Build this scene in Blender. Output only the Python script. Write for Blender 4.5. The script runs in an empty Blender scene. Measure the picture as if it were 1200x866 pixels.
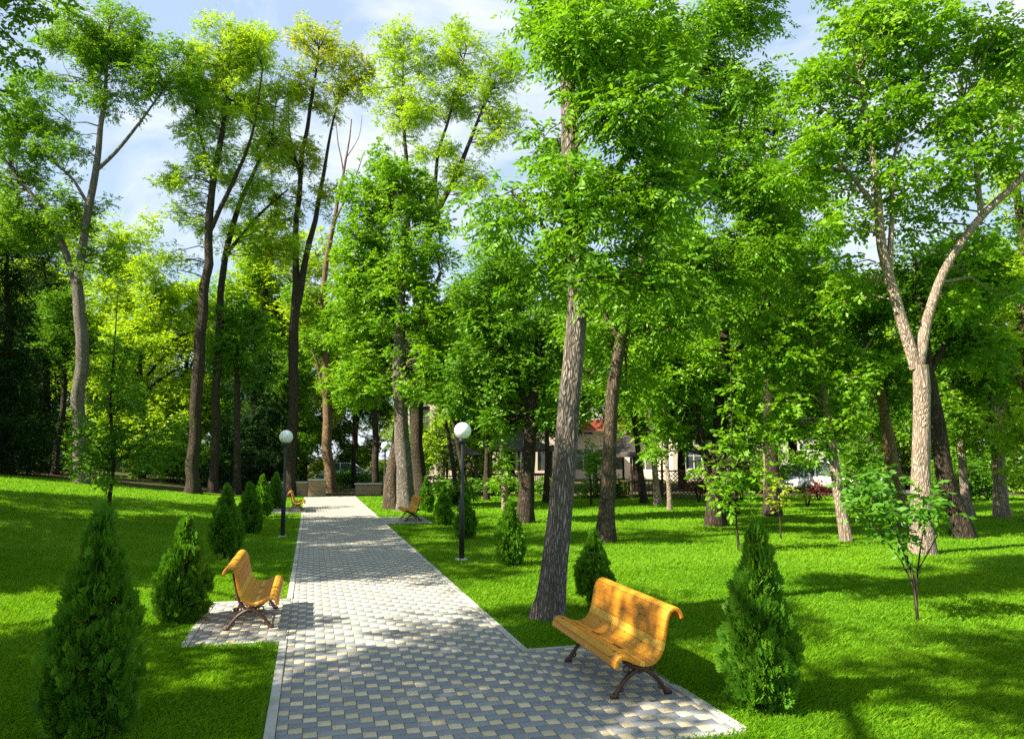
import bpy, math, random
import numpy as np
from mathutils import Vector, Matrix

random.seed(7)
rng = np.random.default_rng(11)
C = bpy.context.scene.collection
SC = bpy.context.scene
R = math.radians
PI = math.pi

# ------------------------------------------------------------------ camera geometry
PW, PH, FPX = 1200.0, 866.0, 850.0
CAM_H = 1.9
PITCH = math.atan(103.0 / FPX)
YAW = R(15.35)
FWD = np.array([math.sin(YAW), math.cos(YAW), 0.0])
RGT = np.array([math.cos(YAW), -math.sin(YAW), 0.0])
UP = np.array([0.0, 0.0, 1.0])


def ray(px, py):
    cx, cy = (px - PW / 2) / FPX, -(py - PH / 2) / FPX
    f = math.cos(PITCH) - cy * math.sin(PITCH)
    u = math.sin(PITCH) + cy * math.cos(PITCH)
    return (RGT * cx + UP * u) / f + FWD          # per metre of forward distance


def at(px, py, D):
    return np.array([0, 0, CAM_H]) + ray(px, py) * D


def sstep(a, b, x):
    t = np.clip((x - a) / (b - a), 0, 1)
    return t * t * (3 - 2 * t)


def terrain(x, y):
    x = np.asarray(x, float); y = np.asarray(y, float)
    l = np.clip(-x - 1.7, 0, 16)
    h = 0.105 * l * l / (l + 1.2) * (0.12 + 0.88 * sstep(5, 24, y)) * 1.08
    h = h + 0.02 * np.sin(x * .5 + 1) * np.sin(y * .37) * sstep(3.5, 7, np.abs(x - 0.95))
    return h


def ground(px, py):
    r = ray(px, py)
    D = 2.0
    for _ in range(6000):
        p = np.array([0, 0, CAM_H]) + r * D
        if p[2] <= terrain(p[0], p[1]):
            break
        D += 0.02
    return p, D


# ------------------------------------------------------------------ object helpers
def link(o, parent=None):
    C.objects.link(o)
    if parent is not None:
        o.parent = parent
    return o


def tag(o, label=None, cat=None, group=None, kind=None):
    if label: o['label'] = label
    if cat: o['category'] = cat
    if group: o['group'] = group
    if kind: o['kind'] = kind
    return o


def empty(name, loc=(0, 0, 0), rz=0.0, label=None, cat=None, group=None):
    o = bpy.data.objects.new(name, None)
    o.location = tuple(float(v) for v in loc)
    o.rotation_euler = (0, 0, rz)
    o.empty_display_size = 0.2
    link(o)
    return tag(o, label, cat, group)


def mesh_np(name, verts, faces_list, mat, parent=None, smooth=False, rnd=None, mats=None, midx=None):
    """faces_list: list of int arrays (n,k)"""
    me = bpy.data.meshes.new(name)
    verts = np.ascontiguousarray(verts, dtype=np.float32)
    me.vertices.add(len(verts))
    me.vertices.foreach_set('co', verts.ravel())
    fl = [np.asarray(f, dtype=np.int32) for f in faces_list if len(f)]
    loops = np.concatenate([f.ravel() for f in fl])
    tot = np.concatenate([np.full(len(f), f.shape[1], np.int32) for f in fl])
    start = np.concatenate([[0], np.cumsum(tot)[:-1]]).astype(np.int32)
    me.loops.add(len(loops)); me.loops.foreach_set('vertex_index', loops)
    me.polygons.add(len(tot)); me.polygons.foreach_set('loop_start', start)
    try:
        me.polygons.foreach_set('loop_total', tot)
    except Exception:
        pass
    if smooth:
        me.polygons.foreach_set('use_smooth', np.ones(len(tot), dtype=bool))
    for m in (mats or [mat]):
        me.materials.append(m)
    if midx is not None:
        me.polygons.foreach_set('material_index', np.asarray(midx, np.int32))
    if rnd is not None:
        a = me.attributes.new('rnd', 'FLOAT', 'FACE')
        a.data.foreach_set('value', np.asarray(rnd, np.float32))
    me.update(calc_edges=True)
    me.validate()
    o = bpy.data.objects.new(name, me)
    return link(o, parent)


class MB:
    """collects boxes / tubes / prisms into one mesh"""
    def __init__(s):
        s.v = []; s.f = []

    def add(s, v, f):
        b = len(s.v)
        s.v += [tuple(float(c) for c in p) for p in v]
        s.f += [tuple(i + b for i in q) for q in f]
        return s

    def box(s, x0, x1, y0, y1, z0, z1):
        v = [(x0, y0, z0), (x1, y0, z0), (x1, y1, z0), (x0, y1, z0), (x0, y0, z1), (x1, y0, z1), (x1, y1, z1), (x0, y1, z1)]
        return s.add(v, [(3, 2, 1, 0), (4, 5, 6, 7), (0, 1, 5, 4), (1, 2, 6, 5), (2, 3, 7, 6), (3, 0, 4, 7)])

    def tube(s, pts, rad, sides=8, cap=True):
        v, f = tube(pts, rad, sides)
        n = len(pts)
        f = [tuple(q) for q in f]
        if cap:
            f.append(tuple(range(sides))[::-1]); f.append(tuple((n - 1) * sides + i for i in range(sides)))
        return s.add(v, f)

    def lathe(s, prof, sides=24, cx=0, cy=0):
        v = []; f = []
        for (r, z) in prof:
            for k in range(sides):
                a = 2 * PI * k / sides
                v.append((cx + r * math.cos(a), cy + r * math.sin(a), z))
        for i in range(len(prof) - 1):
            for k in range(sides):
                a, b = i * sides + k, i * sides + (k + 1) % sides
                f.append((a, b, b + sides, a + sides))
        f.append(tuple(range(sides))[::-1]); f.append(tuple((len(prof) - 1) * sides + k for k in range(sides)))
        return s.add(v, f)

    def torus(s, c, R0, r, axis='x', n=20, m=8):
        v = []; f = []
        for i in range(n):
            a = 2 * PI * i / n
            for k in range(m):
                b = 2 * PI * k / m
                p, q, w = (R0 + r * math.cos(b)) * math.cos(a), (R0 + r * math.cos(b)) * math.sin(a), r * math.sin(b)
                v.append((c[0] + w, c[1] + p, c[2] + q) if axis == 'x' else (c[0] + p, c[1] + w, c[2] + q) if axis == 'y' else (c[0] + p, c[1] + q, c[2] + w))
                f.append((i * m + k, ((i + 1) % n) * m + k, ((i + 1) % n) * m + (k + 1) % m, i * m + (k + 1) % m))
        return s.add(v, f)

    def build(s, name, mat, parent=None, smooth=False, bevel=0, mats=None):
        me = bpy.data.meshes.new(name)
        me.from_pydata(s.v, [], s.f)
        for m in (mats or [mat]):
            me.materials.append(m)
        if smooth:
            me.polygons.foreach_set('use_smooth', np.ones(len(me.polygons), dtype=bool))
        me.update()
        o = link(bpy.data.objects.new(name, me), parent)
        if bevel:
            b = o.modifiers.new('bevel', 'BEVEL'); b.width = bevel; b.segments = 2; b.limit_method = 'ANGLE'
        return o


def tube(pts, rad, sides=6, ripple=None):
    P = np.asarray(pts, float); n = len(P)
    T = np.gradient(P, axis=0)
    T /= np.linalg.norm(T, axis=1)[:, None] + 1e-9
    ref = np.array([1.0, 0.13, 0.07]) if abs(T[0][0]) < .9 else np.array([0.0, 1.0, 0.1])
    A = np.cross(T, ref); A /= np.linalg.norm(A, axis=1)[:, None] + 1e-9
    B = np.cross(T, A)
    ang = np.arange(sides) * 2 * PI / sides
    rr = np.asarray(rad, float).reshape(n, 1) * np.ones((1, sides))
    if ripple is not None:
        rr = rr * ripple
    V = P[:, None, :] + rr[:, :, None] * (np.cos(ang)[None, :, None] * A[:, None, :] + np.sin(ang)[None, :, None] * B[:, None, :])
    i = np.arange(n - 1)[:, None] * sides; k = np.arange(sides)[None, :]; k2 = (k + 1) % sides
    F = np.stack([i + k, i + k2, i + k2 + sides, i + k + sides], -1).reshape(-1, 4)
    return V.reshape(-1, 3), F


def copy_tree(o, parent=None, label=None, mats=None):
    c = o.copy()
    C.objects.link(c)
    if parent is not None:
        c.parent = parent
        if 'label' in c: pass
    if label: c['label'] = label
    for ch in list(o.children):
        copy_tree(ch, c)
    return c


# ------------------------------------------------------------------ materials
def newmat(name):
    m = bpy.data.materials.new(name); m.use_nodes = True
    nt = m.node_tree
    b = nt.nodes['Principled BSDF']
    return m, nt, b


def N(nt, t, **kw):
    n = nt.nodes.new(t)
    for k, v in kw.items():
        setattr(n, k, v)
    return n


def ramp(nt, src, stops):
    r = N(nt, 'ShaderNodeValToRGB')
    els = r.color_ramp.elements
    while len(els) < len(stops):
        els.new(0.5)
    for e, (p, c) in zip(els, stops):
        e.position = p; e.color = (*c, 1)
    nt.links.new(src, r.inputs[0])
    return r.outputs[0]


def math_(nt, op, a, b=None, c=None):
    n = N(nt, 'ShaderNodeMath', operation=op)
    for i, v in enumerate((a, b, c)):
        if v is None: continue
        if isinstance(v, (int, float)): n.inputs[i].default_value = v
        else: nt.links.new(v, n.inputs[i])
    return n.outputs[0]


def mixc(nt, fac, a, b, blend='MIX'):
    n = N(nt, 'ShaderNodeMix', data_type='RGBA', blend_type=blend)
    for i, v in ((0, fac), (6, a), (7, b)):
        if isinstance(v, (int, float)): n.inputs[i].default_value = v
        elif isinstance(v, tuple): n.inputs[i].default_value = (*v, 1)
        else: nt.links.new(v, n.inputs[i])
    return n.outputs[2]


def noise(nt, scale, detail=4, rough=.6, vec=None, dist=0):
    n = N(nt, 'ShaderNodeTexNoise')
    n.inputs['Scale'].default_value = scale; n.inputs['Detail'].default_value = detail
    n.inputs['Roughness'].default_value = rough; n.inputs['Distortion'].default_value = dist
    if vec is not None: nt.links.new(vec, n.inputs['Vector'])
    return n


def coords(nt, kind='Object', scale=(1, 1, 1)):
    t = N(nt, 'ShaderNodeTexCoord'); m = N(nt, 'ShaderNodeMapping')
    m.inputs['Scale'].default_value = scale
    nt.links.new(t.outputs[kind], m.inputs['Vector'])
    return m.outputs[0]


def bump(nt, b, h, strength=.5, dist=.02):
    n = N(nt, 'ShaderNodeBump'); n.inputs['Strength'].default_value = strength; n.inputs['Distance'].default_value = dist
    nt.links.new(h, n.inputs['Height']); nt.links.new(n.outputs[0], b.inputs['Normal'])


def plain(name, col, rough=.6, metal=0.0, var=.12, sc=6, bmp=0.0, coat=0.0):
    m, nt, b = newmat(name)
    v = noise(nt, sc, 5, .65, coords(nt))
    c = mixc(nt, v.outputs['Fac'], tuple(x * (1 - var) for x in col), tuple(min(1, x * (1 + var)) for x in col))
    nt.links.new(c, b.inputs['Base Color'])
    b.inputs['Roughness'].default_value = rough; b.inputs['Metallic'].default_value = metal
    if coat: b.inputs['Coat Weight'].default_value = coat
    if bmp:
        bump(nt, b, noise(nt, sc * 8, 4, .6, coords(nt)).outputs['Fac'], bmp, .01)
    return m


def leaf_mat(name, dark, mid, light, trans=.45, tcol=None, gloss=.12, rough=.5):
    """leaf colours vary leaf by leaf and clump by clump; light passes through the blade"""
    m = bpy.data.materials.new(name); m.use_nodes = True
    nt = m.node_tree; nt.nodes.clear()
    out = N(nt, 'ShaderNodeOutputMaterial')
    a = N(nt, 'ShaderNodeAttribute', attribute_name='rnd')
    nz = noise(nt, .7, 2, .5, coords(nt))
    f = math_(nt, 'ADD', math_(nt, 'MULTIPLY', a.outputs['Fac'], .6), math_(nt, 'MULTIPLY', nz.outputs['Fac'], .4))
    if name == 'grass_blade':
        n2 = noise(nt, 2.6, 4, .7, coords(nt)); n3 = noise(nt, .35, 3, .6, coords(nt))
        f = math_(nt, 'ADD', math_(nt, 'MULTIPLY', a.outputs['Fac'], .5), math_(nt, 'ADD', math_(nt, 'MULTIPLY', n2.outputs['Fac'], .55), math_(nt, 'MULTIPLY', n3.outputs['Fac'], .45)))
        f = math_(nt, 'SUBTRACT', f, .27)
    col = ramp(nt, f, [(.1, dark), (.5, mid), (.92, light)])
    d = N(nt, 'ShaderNodeBsdfDiffuse'); nt.links.new(col, d.inputs[0])
    t = N(nt, 'ShaderNodeBsdfTranslucent')
    tc = mixc(nt, 1.0, col, tcol or (1.5, 1.4, .5), 'MULTIPLY')
    nt.links.new(tc, t.inputs[0])
    mx = N(nt, 'ShaderNodeMixShader'); mx.inputs[0].default_value = trans
    nt.links.new(d.outputs[0], mx.inputs[1]); nt.links.new(t.outputs[0], mx.inputs[2])
    g = N(nt, 'ShaderNodeBsdfGlossy'); g.inputs['Roughness'].default_value = rough
    g.inputs[0].default_value = (.6, .75, .45, 1)
    m2 = N(nt, 'ShaderNodeMixShader')
    m2.inputs[0].default_value = gloss * .3
    nt.links.new(mx.outputs[0], m2.inputs[1]); nt.links.new(g.outputs[0], m2.inputs[2])
    nt.links.new(m2.outputs[0], out.inputs[0])
    return m


def bark_mat(name, c0, c1, c2, sc=1.0, moss=0.0):
    m, nt, b = newmat(name)
    vec = coords(nt, 'Object', (sc, sc, sc * .2))
    w = noise(nt, 9, 6, .65, vec, .3)
    vo = N(nt, 'ShaderNodeTexVoronoi', feature='DISTANCE_TO_EDGE'); vo.inputs['Scale'].default_value = 34
    nv = noise(nt, 5, 3, .5, vec); mv = N(nt, 'ShaderNodeVectorMath', operation='ADD')
    nt.links.new(vec, mv.inputs[0])
    ms = N(nt, 'ShaderNodeVectorMath', operation='SCALE'); ms.inputs['Scale'].default_value = .18
    nt.links.new(nv.outputs['Color'], ms.inputs[0]); nt.links.new(ms.outputs[0], mv.inputs[1])
    nt.links.new(mv.outputs[0], vo.inputs['Vector'])
    ridge = math_(nt, 'MINIMUM', math_(nt, 'MULTIPLY', vo.outputs['Distance'], 3.2), 1.0)
    hgt = math_(nt, 'ADD', math_(nt, 'MULTIPLY', ridge, .7), math_(nt, 'MULTIPLY', w.outputs['Fac'], .5))
    col = ramp(nt, hgt, [(.15, c0), (.55, c1), (.95, c2)])
    big = noise(nt, 1.3, 4, .6, coords(nt))
    col = mixc(nt, math_(nt, 'MULTIPLY', big.outputs['Fac'], .5), col, tuple(x * .7 for x in c1))
    nt.links.new(col, b.inputs['Base Color'])
    b.inputs['Roughness'].default_value = .9; b.inputs['Specular IOR Level'].default_value = .2
    bump(nt, b, hgt, 1.0, .035 / sc)
    return m


M = {}
M['ash'] = leaf_mat('ash_leaf', (.06, .17, .006), (.12, .28, .010), (.23, .40, .018), .48)
M['maple'] = leaf_mat('maple_leaf', (.06, .17, .006), (.13, .29, .009), (.25, .42, .016), .5)
M['locust'] = leaf_mat('locust_leaf', (.14, .27, .010), (.26, .41, .016), (.40, .52, .03), .54)
M['gold'] = leaf_mat('seeding_leaf', (.14, .25, .010), (.28, .37, .015), (.54, .45, .03), .48)
M['oak'] = leaf_mat('oak_leaf', (.06, .15, .008), (.12, .26, .012), (.24, .38, .025), .45)
M['deep'] = leaf_mat('deep_leaf', (.038, .12, .006), (.08, .205, .009), (.16, .31, .014), .45)
M['dark'] = leaf_mat('needle', (.008, .024, .008), (.013, .040, .010), (.024, .06, .014), .2, gloss=.04)
M['thuja'] = leaf_mat('thuja_spray', (.038, .125, .010), (.085, .225, .014), (.22, .38, .025), .38, gloss=.05)
M['sapling'] = leaf_mat('sapling_leaf', (.04, .14, .010), (.075, .215, .016), (.13, .29, .028), .45)
M['yellow'] = leaf_mat('yellow_leaf', (.17, .25, .012), (.27, .35, .02), (.38, .45, .04), .5)
M['red'] = leaf_mat('red_leaf', (.08, .012, .012), (.16, .025, .02), (.25, .06, .03), .4, (1.2, .8, .6))
M['hedge'] = leaf_mat('hedge_leaf', (.06, .16, .01), (.12, .26, .014), (.21, .36, .02), .42)
M['blade'] = leaf_mat('grass_blade', (.045, .18, .006), (.125, .29, .008), (.26, .42, .015), .42, (1.3, 1.2, .5), gloss=.04, rough=.5)

M['bark_grey'] = bark_mat('grey_bark', (.045, .035, .028), (.17, .14, .115), (.32, .295, .265), 1.0)
M['bark_brown'] = bark_mat('brown_bark', (.03, .022, .015), (.10, .072, .05), (.21, .16, .115), .8)
M['bark_dark'] = bark_mat('dark_bark', (.018, .014, .010), (.055, .04, .028), (.11, .085, .06), .8)
M['bark_pale'] = bark_mat('pale_bark', (.14, .095, .07), (.36, .27, .21), (.52, .43, .36), .8)
M['bark_warm'] = bark_mat('warm_bark', (.07, .04, .02), (.22, .14, .075), (.36, .26, .16), .8)


def wood_mat():
    m, nt, b = newmat('varnished_wood')
    t = N(nt, 'ShaderNodeTexCoord')
    mp = N(nt, 'ShaderNodeMapping'); mp.inputs['Scale'].default_value = (1.2, 16, 16)
    a = N(nt, 'ShaderNodeAttribute', attribute_name='rnd')
    oi = N(nt, 'ShaderNodeObjectInfo')
    cmb = N(nt, 'ShaderNodeCombineXYZ')
    nt.links.new(math_(nt, 'MULTIPLY', a.outputs['Fac'], 37.0), cmb.inputs[0])
    nt.links.new(math_(nt, 'MULTIPLY', oi.outputs['Random'], 11.0), cmb.inputs[1])
    nt.links.new(t.outputs['Object'], mp.inputs['Vector'])
    ad = N(nt, 'ShaderNodeVectorMath', operation='ADD')
    nt.links.new(mp.outputs[0], ad.inputs[0]); nt.links.new(cmb.outputs[0], ad.inputs[1])
    g = noise(nt, 2.2, 7, .62, ad.outputs[0], 1.3)
    g2 = noise(nt, .35, 3, .5, ad.outputs[0])
    f = math_(nt, 'ADD', math_(nt, 'MULTIPLY', g.outputs['Fac'], .42), math_(nt, 'MULTIPLY', a.outputs['Fac'], .60))
    col = ramp(nt, f, [(.12, (.30, .095, .004)), (.42, (.52, .195, .006)), (.62, (.62, .275, .009)), (.9, (.74, .45, .06))])
    mk = N(nt, 'ShaderNodeMapping'); mk.inputs['Scale'].default_value = (9, 26, 26)
    nt.links.new(t.outputs['Object'], mk.inputs['Vector'])
    kn = N(nt, 'ShaderNodeTexVoronoi'); kn.inputs['Scale'].default_value = 1.0
    nt.links.new(mk.outputs[0], kn.inputs['Vector'])
    kp = math_(nt, 'LESS_THAN', kn.outputs['Distance'], .20)
    sel = math_(nt, 'GREATER_THAN', noise(nt, 5, 1, .5, t.outputs['Object']).outputs['Fac'], .56)
    col = mixc(nt, math_(nt, 'MULTIPLY', math_(nt, 'MULTIPLY', kp, sel), .8), col, (.13, .045, .008))
    nt.links.new(col, b.inputs['Base Color'])
    b.inputs['Roughness'].default_value = .48
    b.inputs['Coat Weight'].default_value = .18; b.inputs['Coat Roughness'].default_value = .18
    bump(nt, b, g.outputs['Fac'], .15, .004)
    return m


M['wood'] = wood_mat()
M['iron'] = plain('brown_cast_iron', (.085, .05, .035), .5, .35, .35, 30, .2)
M['pole'] = plain('black_painted_steel', (.022, .026, .028), .42, .2, .2, 8)
M['concrete'] = plain('pale_concrete', (.50, .48, .45), .85, 0, .15, 4, .3)
def kerb_mat():
    m, nt, b = newmat('kerb_concrete')
    v = noise(nt, 3, 6, .7, coords(nt)); v2 = noise(nt, 60, 4, .7, coords(nt)); v3 = noise(nt, 1.1, 3, .6, coords(nt))
    c = mixc(nt, v2.outputs['Fac'], (.34, .33, .31), (.47, .46, .43))
    c = mixc(nt, ramp(nt, v.outputs['Fac'], [(.45, (0, 0, 0)), (.7, (.7, .7, .7))]), c, (.20, .18, .14))
    c = mixc(nt, ramp(nt, v3.outputs['Fac'], [(.55, (0, 0, 0)), (.75, (.6, .6, .6))]), c, (.16, .19, .10))
    nt.links.new(c, b.inputs['Base Color']); b.inputs['Roughness'].default_value = .9
    bump(nt, b, v2.outputs['Fac'], .5, .006)
    return m


M['kerb'] = kerb_mat()
def joint_mat():
    m, nt, b = newmat('joint_sand')
    v = noise(nt, 1.8, 5, .7, coords(nt)); v2 = noise(nt, 40, 4, .7, coords(nt))
    c = mixc(nt, v2.outputs['Fac'], (.09, .083, .07), (.19, .17, .14))
    c = mixc(nt, math_(nt, 'GREATER_THAN', math_(nt, 'ADD', v.outputs['Fac'], math_(nt, 'MULTIPLY', v2.outputs['Fac'], .25)), .68), c, (.05, .085, .02))
    nt.links.new(c, b.inputs['Base Color']); b.inputs['Roughness'].default_value = .95
    return m


M['sand'] = joint_mat()


def globe_mat():
    m, nt, b = newmat('milky_globe')
    b.inputs['Base Color'].default_value = (.82, .84, .84, 1)
    b.inputs['Roughness'].default_value = .22
    b.inputs['Subsurface Weight'].default_value = .4
    b.inputs['Subsurface Radius'].default_value = (.1, .1, .1)
    v = noise(nt, 12, 4, .6, coords(nt))
    nt.links.new(mixc(nt, v.outputs['Fac'], (.78, .80, .80), (.86, .87, .87)), b.inputs['Base Color'])
    return m


M['globe'] = globe_mat()


def paver_mat():
    m, nt, b = newmat('concrete_paver')
    a = N(nt, 'ShaderNodeAttribute', attribute_name='rnd')     # 0..0.49 grey stones, 0.51..1 cream stones
    cream = math_(nt, 'GREATER_THAN', a.outputs['Fac'], .5)
    fr = math_(nt, 'FRACT', math_(nt, 'MULTIPLY', a.outputs['Fac'], 2.0))
    v = noise(nt, 55, 6, .7, coords(nt)); v2 = noise(nt, 1.1, 4, .6, coords(nt)); v3 = noise(nt, 240, 3, .7, coords(nt))
    grey = ramp(nt, fr, [(0, (.175, .19, .21)), (.55, (.215, .23, .25)), (1, (.27, .275, .28))])
    crm = ramp(nt, fr, [(0, (.50, .41, .25)), (1, (.64, .54, .35))])
    col = mixc(nt, cream, grey, crm)
    col = mixc(nt, .28, col, v.outputs['Color'], 'OVERLAY')
    col = mixc(nt, math_(nt, 'MULTIPLY', math_(nt, 'SUBTRACT', v2.outputs['Fac'], .35), .55), col, (.27, .24, .20))
    sp = math_(nt, 'GREATER_THAN', v3.outputs['Fac'], .66)
    col = mixc(nt, math_(nt, 'MULTIPLY', sp, .3), col, (.11, .1, .09))
    nt.links.new(col, b.inputs['Base Color'])
    b.inputs['Roughness'].default_value = .8; b.inputs['Specular IOR Level'].default_value = .35
    bump(nt, b, v3.outputs['Fac'], .25, .003)
    return m


M['paver'] = paver_mat()


def ground_mat():
    m, nt, b = newmat('lawn_and_soil')
    co = coords(nt)
    n1 = noise(nt, 90, 6, .75, co); n2 = noise(nt, .6, 4, .6, co); n3 = noise(nt, 9, 5, .7, co)
    f = math_(nt, 'ADD', math_(nt, 'MULTIPLY', n1.outputs['Fac'], .5), math_(nt, 'ADD', math_(nt, 'MULTIPLY', n2.outputs['Fac'], .25), math_(nt, 'MULTIPLY', n3.outputs['Fac'], .25)))
    lawn = ramp(nt, f, [(.3, (.04, .15, .005)), (.5, (.12, .27, .007)), (.72, (.21, .36, .010))])
    # soil under the wood beyond the lawn
    sx = N(nt, 'ShaderNodeSeparateXYZ'); nt.links.new(co, sx.inputs[0])
    edge = math_(nt, 'ADD', sx.outputs[1], math_(nt, 'MULTIPLY', math_(nt, 'SUBTRACT', n2.outputs['Fac'], .5), 5.0))
    left = math_(nt, 'LESS_THAN', sx.outputs[0], -.2)
    wood = math_(nt, 'MULTIPLY', left, math_(nt, 'GREATER_THAN', edge, 37.5))
    nr = math_(nt, 'GREATER_THAN', math_(nt, 'ADD', math_(nt, 'ADD', sx.outputs[1], math_(nt, 'MULTIPLY', sx.outputs[0], .27)), math_(nt, 'MULTIPLY', n3.outputs['Fac'], 1.0)), 38.0)
    right = math_(nt, 'MULTIPLY', math_(nt, 'SUBTRACT', 1.0, left), nr)
    soil = ramp(nt, n3.outputs['Fac'], [(.35, (.035, .045, .012)), (.5, (.07, .075, .025)), (.7, (.15, .11, .06))])
    col = mixc(nt, math_(nt, 'MAXIMUM', wood, right), lawn, soil)
    nt.links.new(col, b.inputs['Base Color'])
    b.inputs['Roughness'].default_value = .95; b.inputs['Specular IOR Level'].default_value = .1
    bump(nt, b, n1.outputs['Fac'], .9, .05)
    return m


M['ground'] = ground_mat()

# ------------------------------------------------------------------ camera, sun, sky
cam = bpy.data.cameras.new('camera'); cam.sensor_width = 36; cam.lens = 36 * FPX / PW; cam.clip_end = 3000; cam.clip_start = .05
co = bpy.data.objects.new('camera', cam); link(co)
co.location = (0, 0, CAM_H); co.rotation_euler = (R(90) + PITCH, 0, -YAW)
SC.camera = co

SUN_EL = R(41)
TRAVEL = np.array([0.985, 0.17])
SUN = np.array([-TRAVEL[0] * math.cos(SUN_EL), -TRAVEL[1] * math.cos(SUN_EL), math.sin(SUN_EL)]); SUN /= np.linalg.norm(SUN)
sl = bpy.data.lights.new('sun', 'SUN'); sl.energy = 5.0; sl.angle = R(.5); sl.color = (1, .91, .73)
so = bpy.data.objects.new('sun', sl); link(so)
so.rotation_euler = Vector(SUN).to_track_quat('Z', 'Y').to_euler()
w = bpy.data.worlds.new('World'); SC.world = w; w.use_nodes = True
nt = w.node_tree
bg = nt.nodes['Background']; bg.inputs[1].default_value = .055
sky = N(nt, 'ShaderNodeTexSky', sky_type='NISHITA'); sky.sun_disc = False
sky.sun_elevation = SUN_EL; sky.sun_rotation = math.atan2(SUN[0], SUN[1]); sky.air_density = 1.0; sky.dust_density = .7; sky.ozone_density = 1.5
tc = N(nt, 'ShaderNodeTexCoord'); mp = N(nt, 'ShaderNodeMapping'); mp.inputs['Scale'].default_value = (1.4, 1.0, 3.2); mp.inputs['Location'].default_value = (.6, .2, .1)
nt.links.new(tc.outputs['Generated'], mp.inputs['Vector'])
cn = noise(nt, 2.3, 8, .62, mp.outputs[0], .6)
cf = ramp(nt, cn.outputs['Fac'], [(.48, (0, 0, 0)), (.74, (.95, .95, .95))])
hz = mixc(nt, .62, sky.outputs[0], (4.1, 5.2, 6.7))
cl = mixc(nt, cf, hz, (6.3, 6.45, 6.7))
nt.links.new(cl, bg.inputs[0])
SC.view_settings.view_transform = 'Standard'; SC.view_settings.look = 'None'
SC.view_settings.exposure = 1.75; SC.view_settings.gamma = 1.0
cy = SC.cycles
cy.max_bounces = 7; cy.diffuse_bounces = 3; cy.glossy_bounces = 2; cy.transmission_bounces = 6; cy.transparent_max_bounces = 8
cy.sample_clamp_indirect = 6
cy.use_denoising = False; SC.render.filter_size = 1.3
try:
    cy.denoiser = 'OPENIMAGEDENOISE'; cy.denoising_prefilter = 'ACCURATE'
except Exception:
    pass
SC.render.use_persistent_data = False

# ------------------------------------------------------------------ ground
PX0, PX1, PYS, PYE = -.18, 2.06, -3.0, 37.0       # paved path between its kerbs
PADS = [(-1.15, PX0, 8.25, 10.5), (PX1, 2.95, 4.75, 7.15),
        (-1.2, PX0, 26.6, 28.8), (PX1, 3.4, 21.5, 23.7)]


def build_ground():
    xs = np.unique(np.concatenate([np.linspace(-40, 60, 161), [-600, -300, -150, -80, 100, 180, 300, 600]]))
    ys = np.unique(np.concatenate([np.linspace(-12, 70, 131), [-600, -200, -60, 90, 130, 200, 350, 700]]))
    X, Y = np.meshgrid(xs, ys)
    Z = terrain(X, Y)
    under = (X > PX0 - 1.6) & (X < PX1 + 1.5) & (Y < PYE + 1)
    Z = np.where(under, np.minimum(Z, 0) - 0.0, Z)
    V = np.stack([X, Y, Z - .012], -1).reshape(-1, 3)
    nx, ny = len(xs), len(ys)
    i = (np.arange(ny - 1)[:, None] * nx + np.arange(nx - 1)[None, :]).ravel()
    F = np.stack([i, i + 1, i + nx + 1, i + nx], -1)
    o = mesh_np('ground', V, [F], M['ground'], smooth=True)
    tag(o, kind='structure')


build_ground()


def on_paving(x, y, m=0.0):
    r = (x > PX0 - .085 - m) & (x < PX1 + .085 + m) & (y < PYE + .1)
    for (a, b, c, d) in PADS:
        r |= (x > a - .06 - m) & (x < b + .06 + m) & (y > c - .06 - m) & (y < d + .06 + m)
    return r


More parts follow.
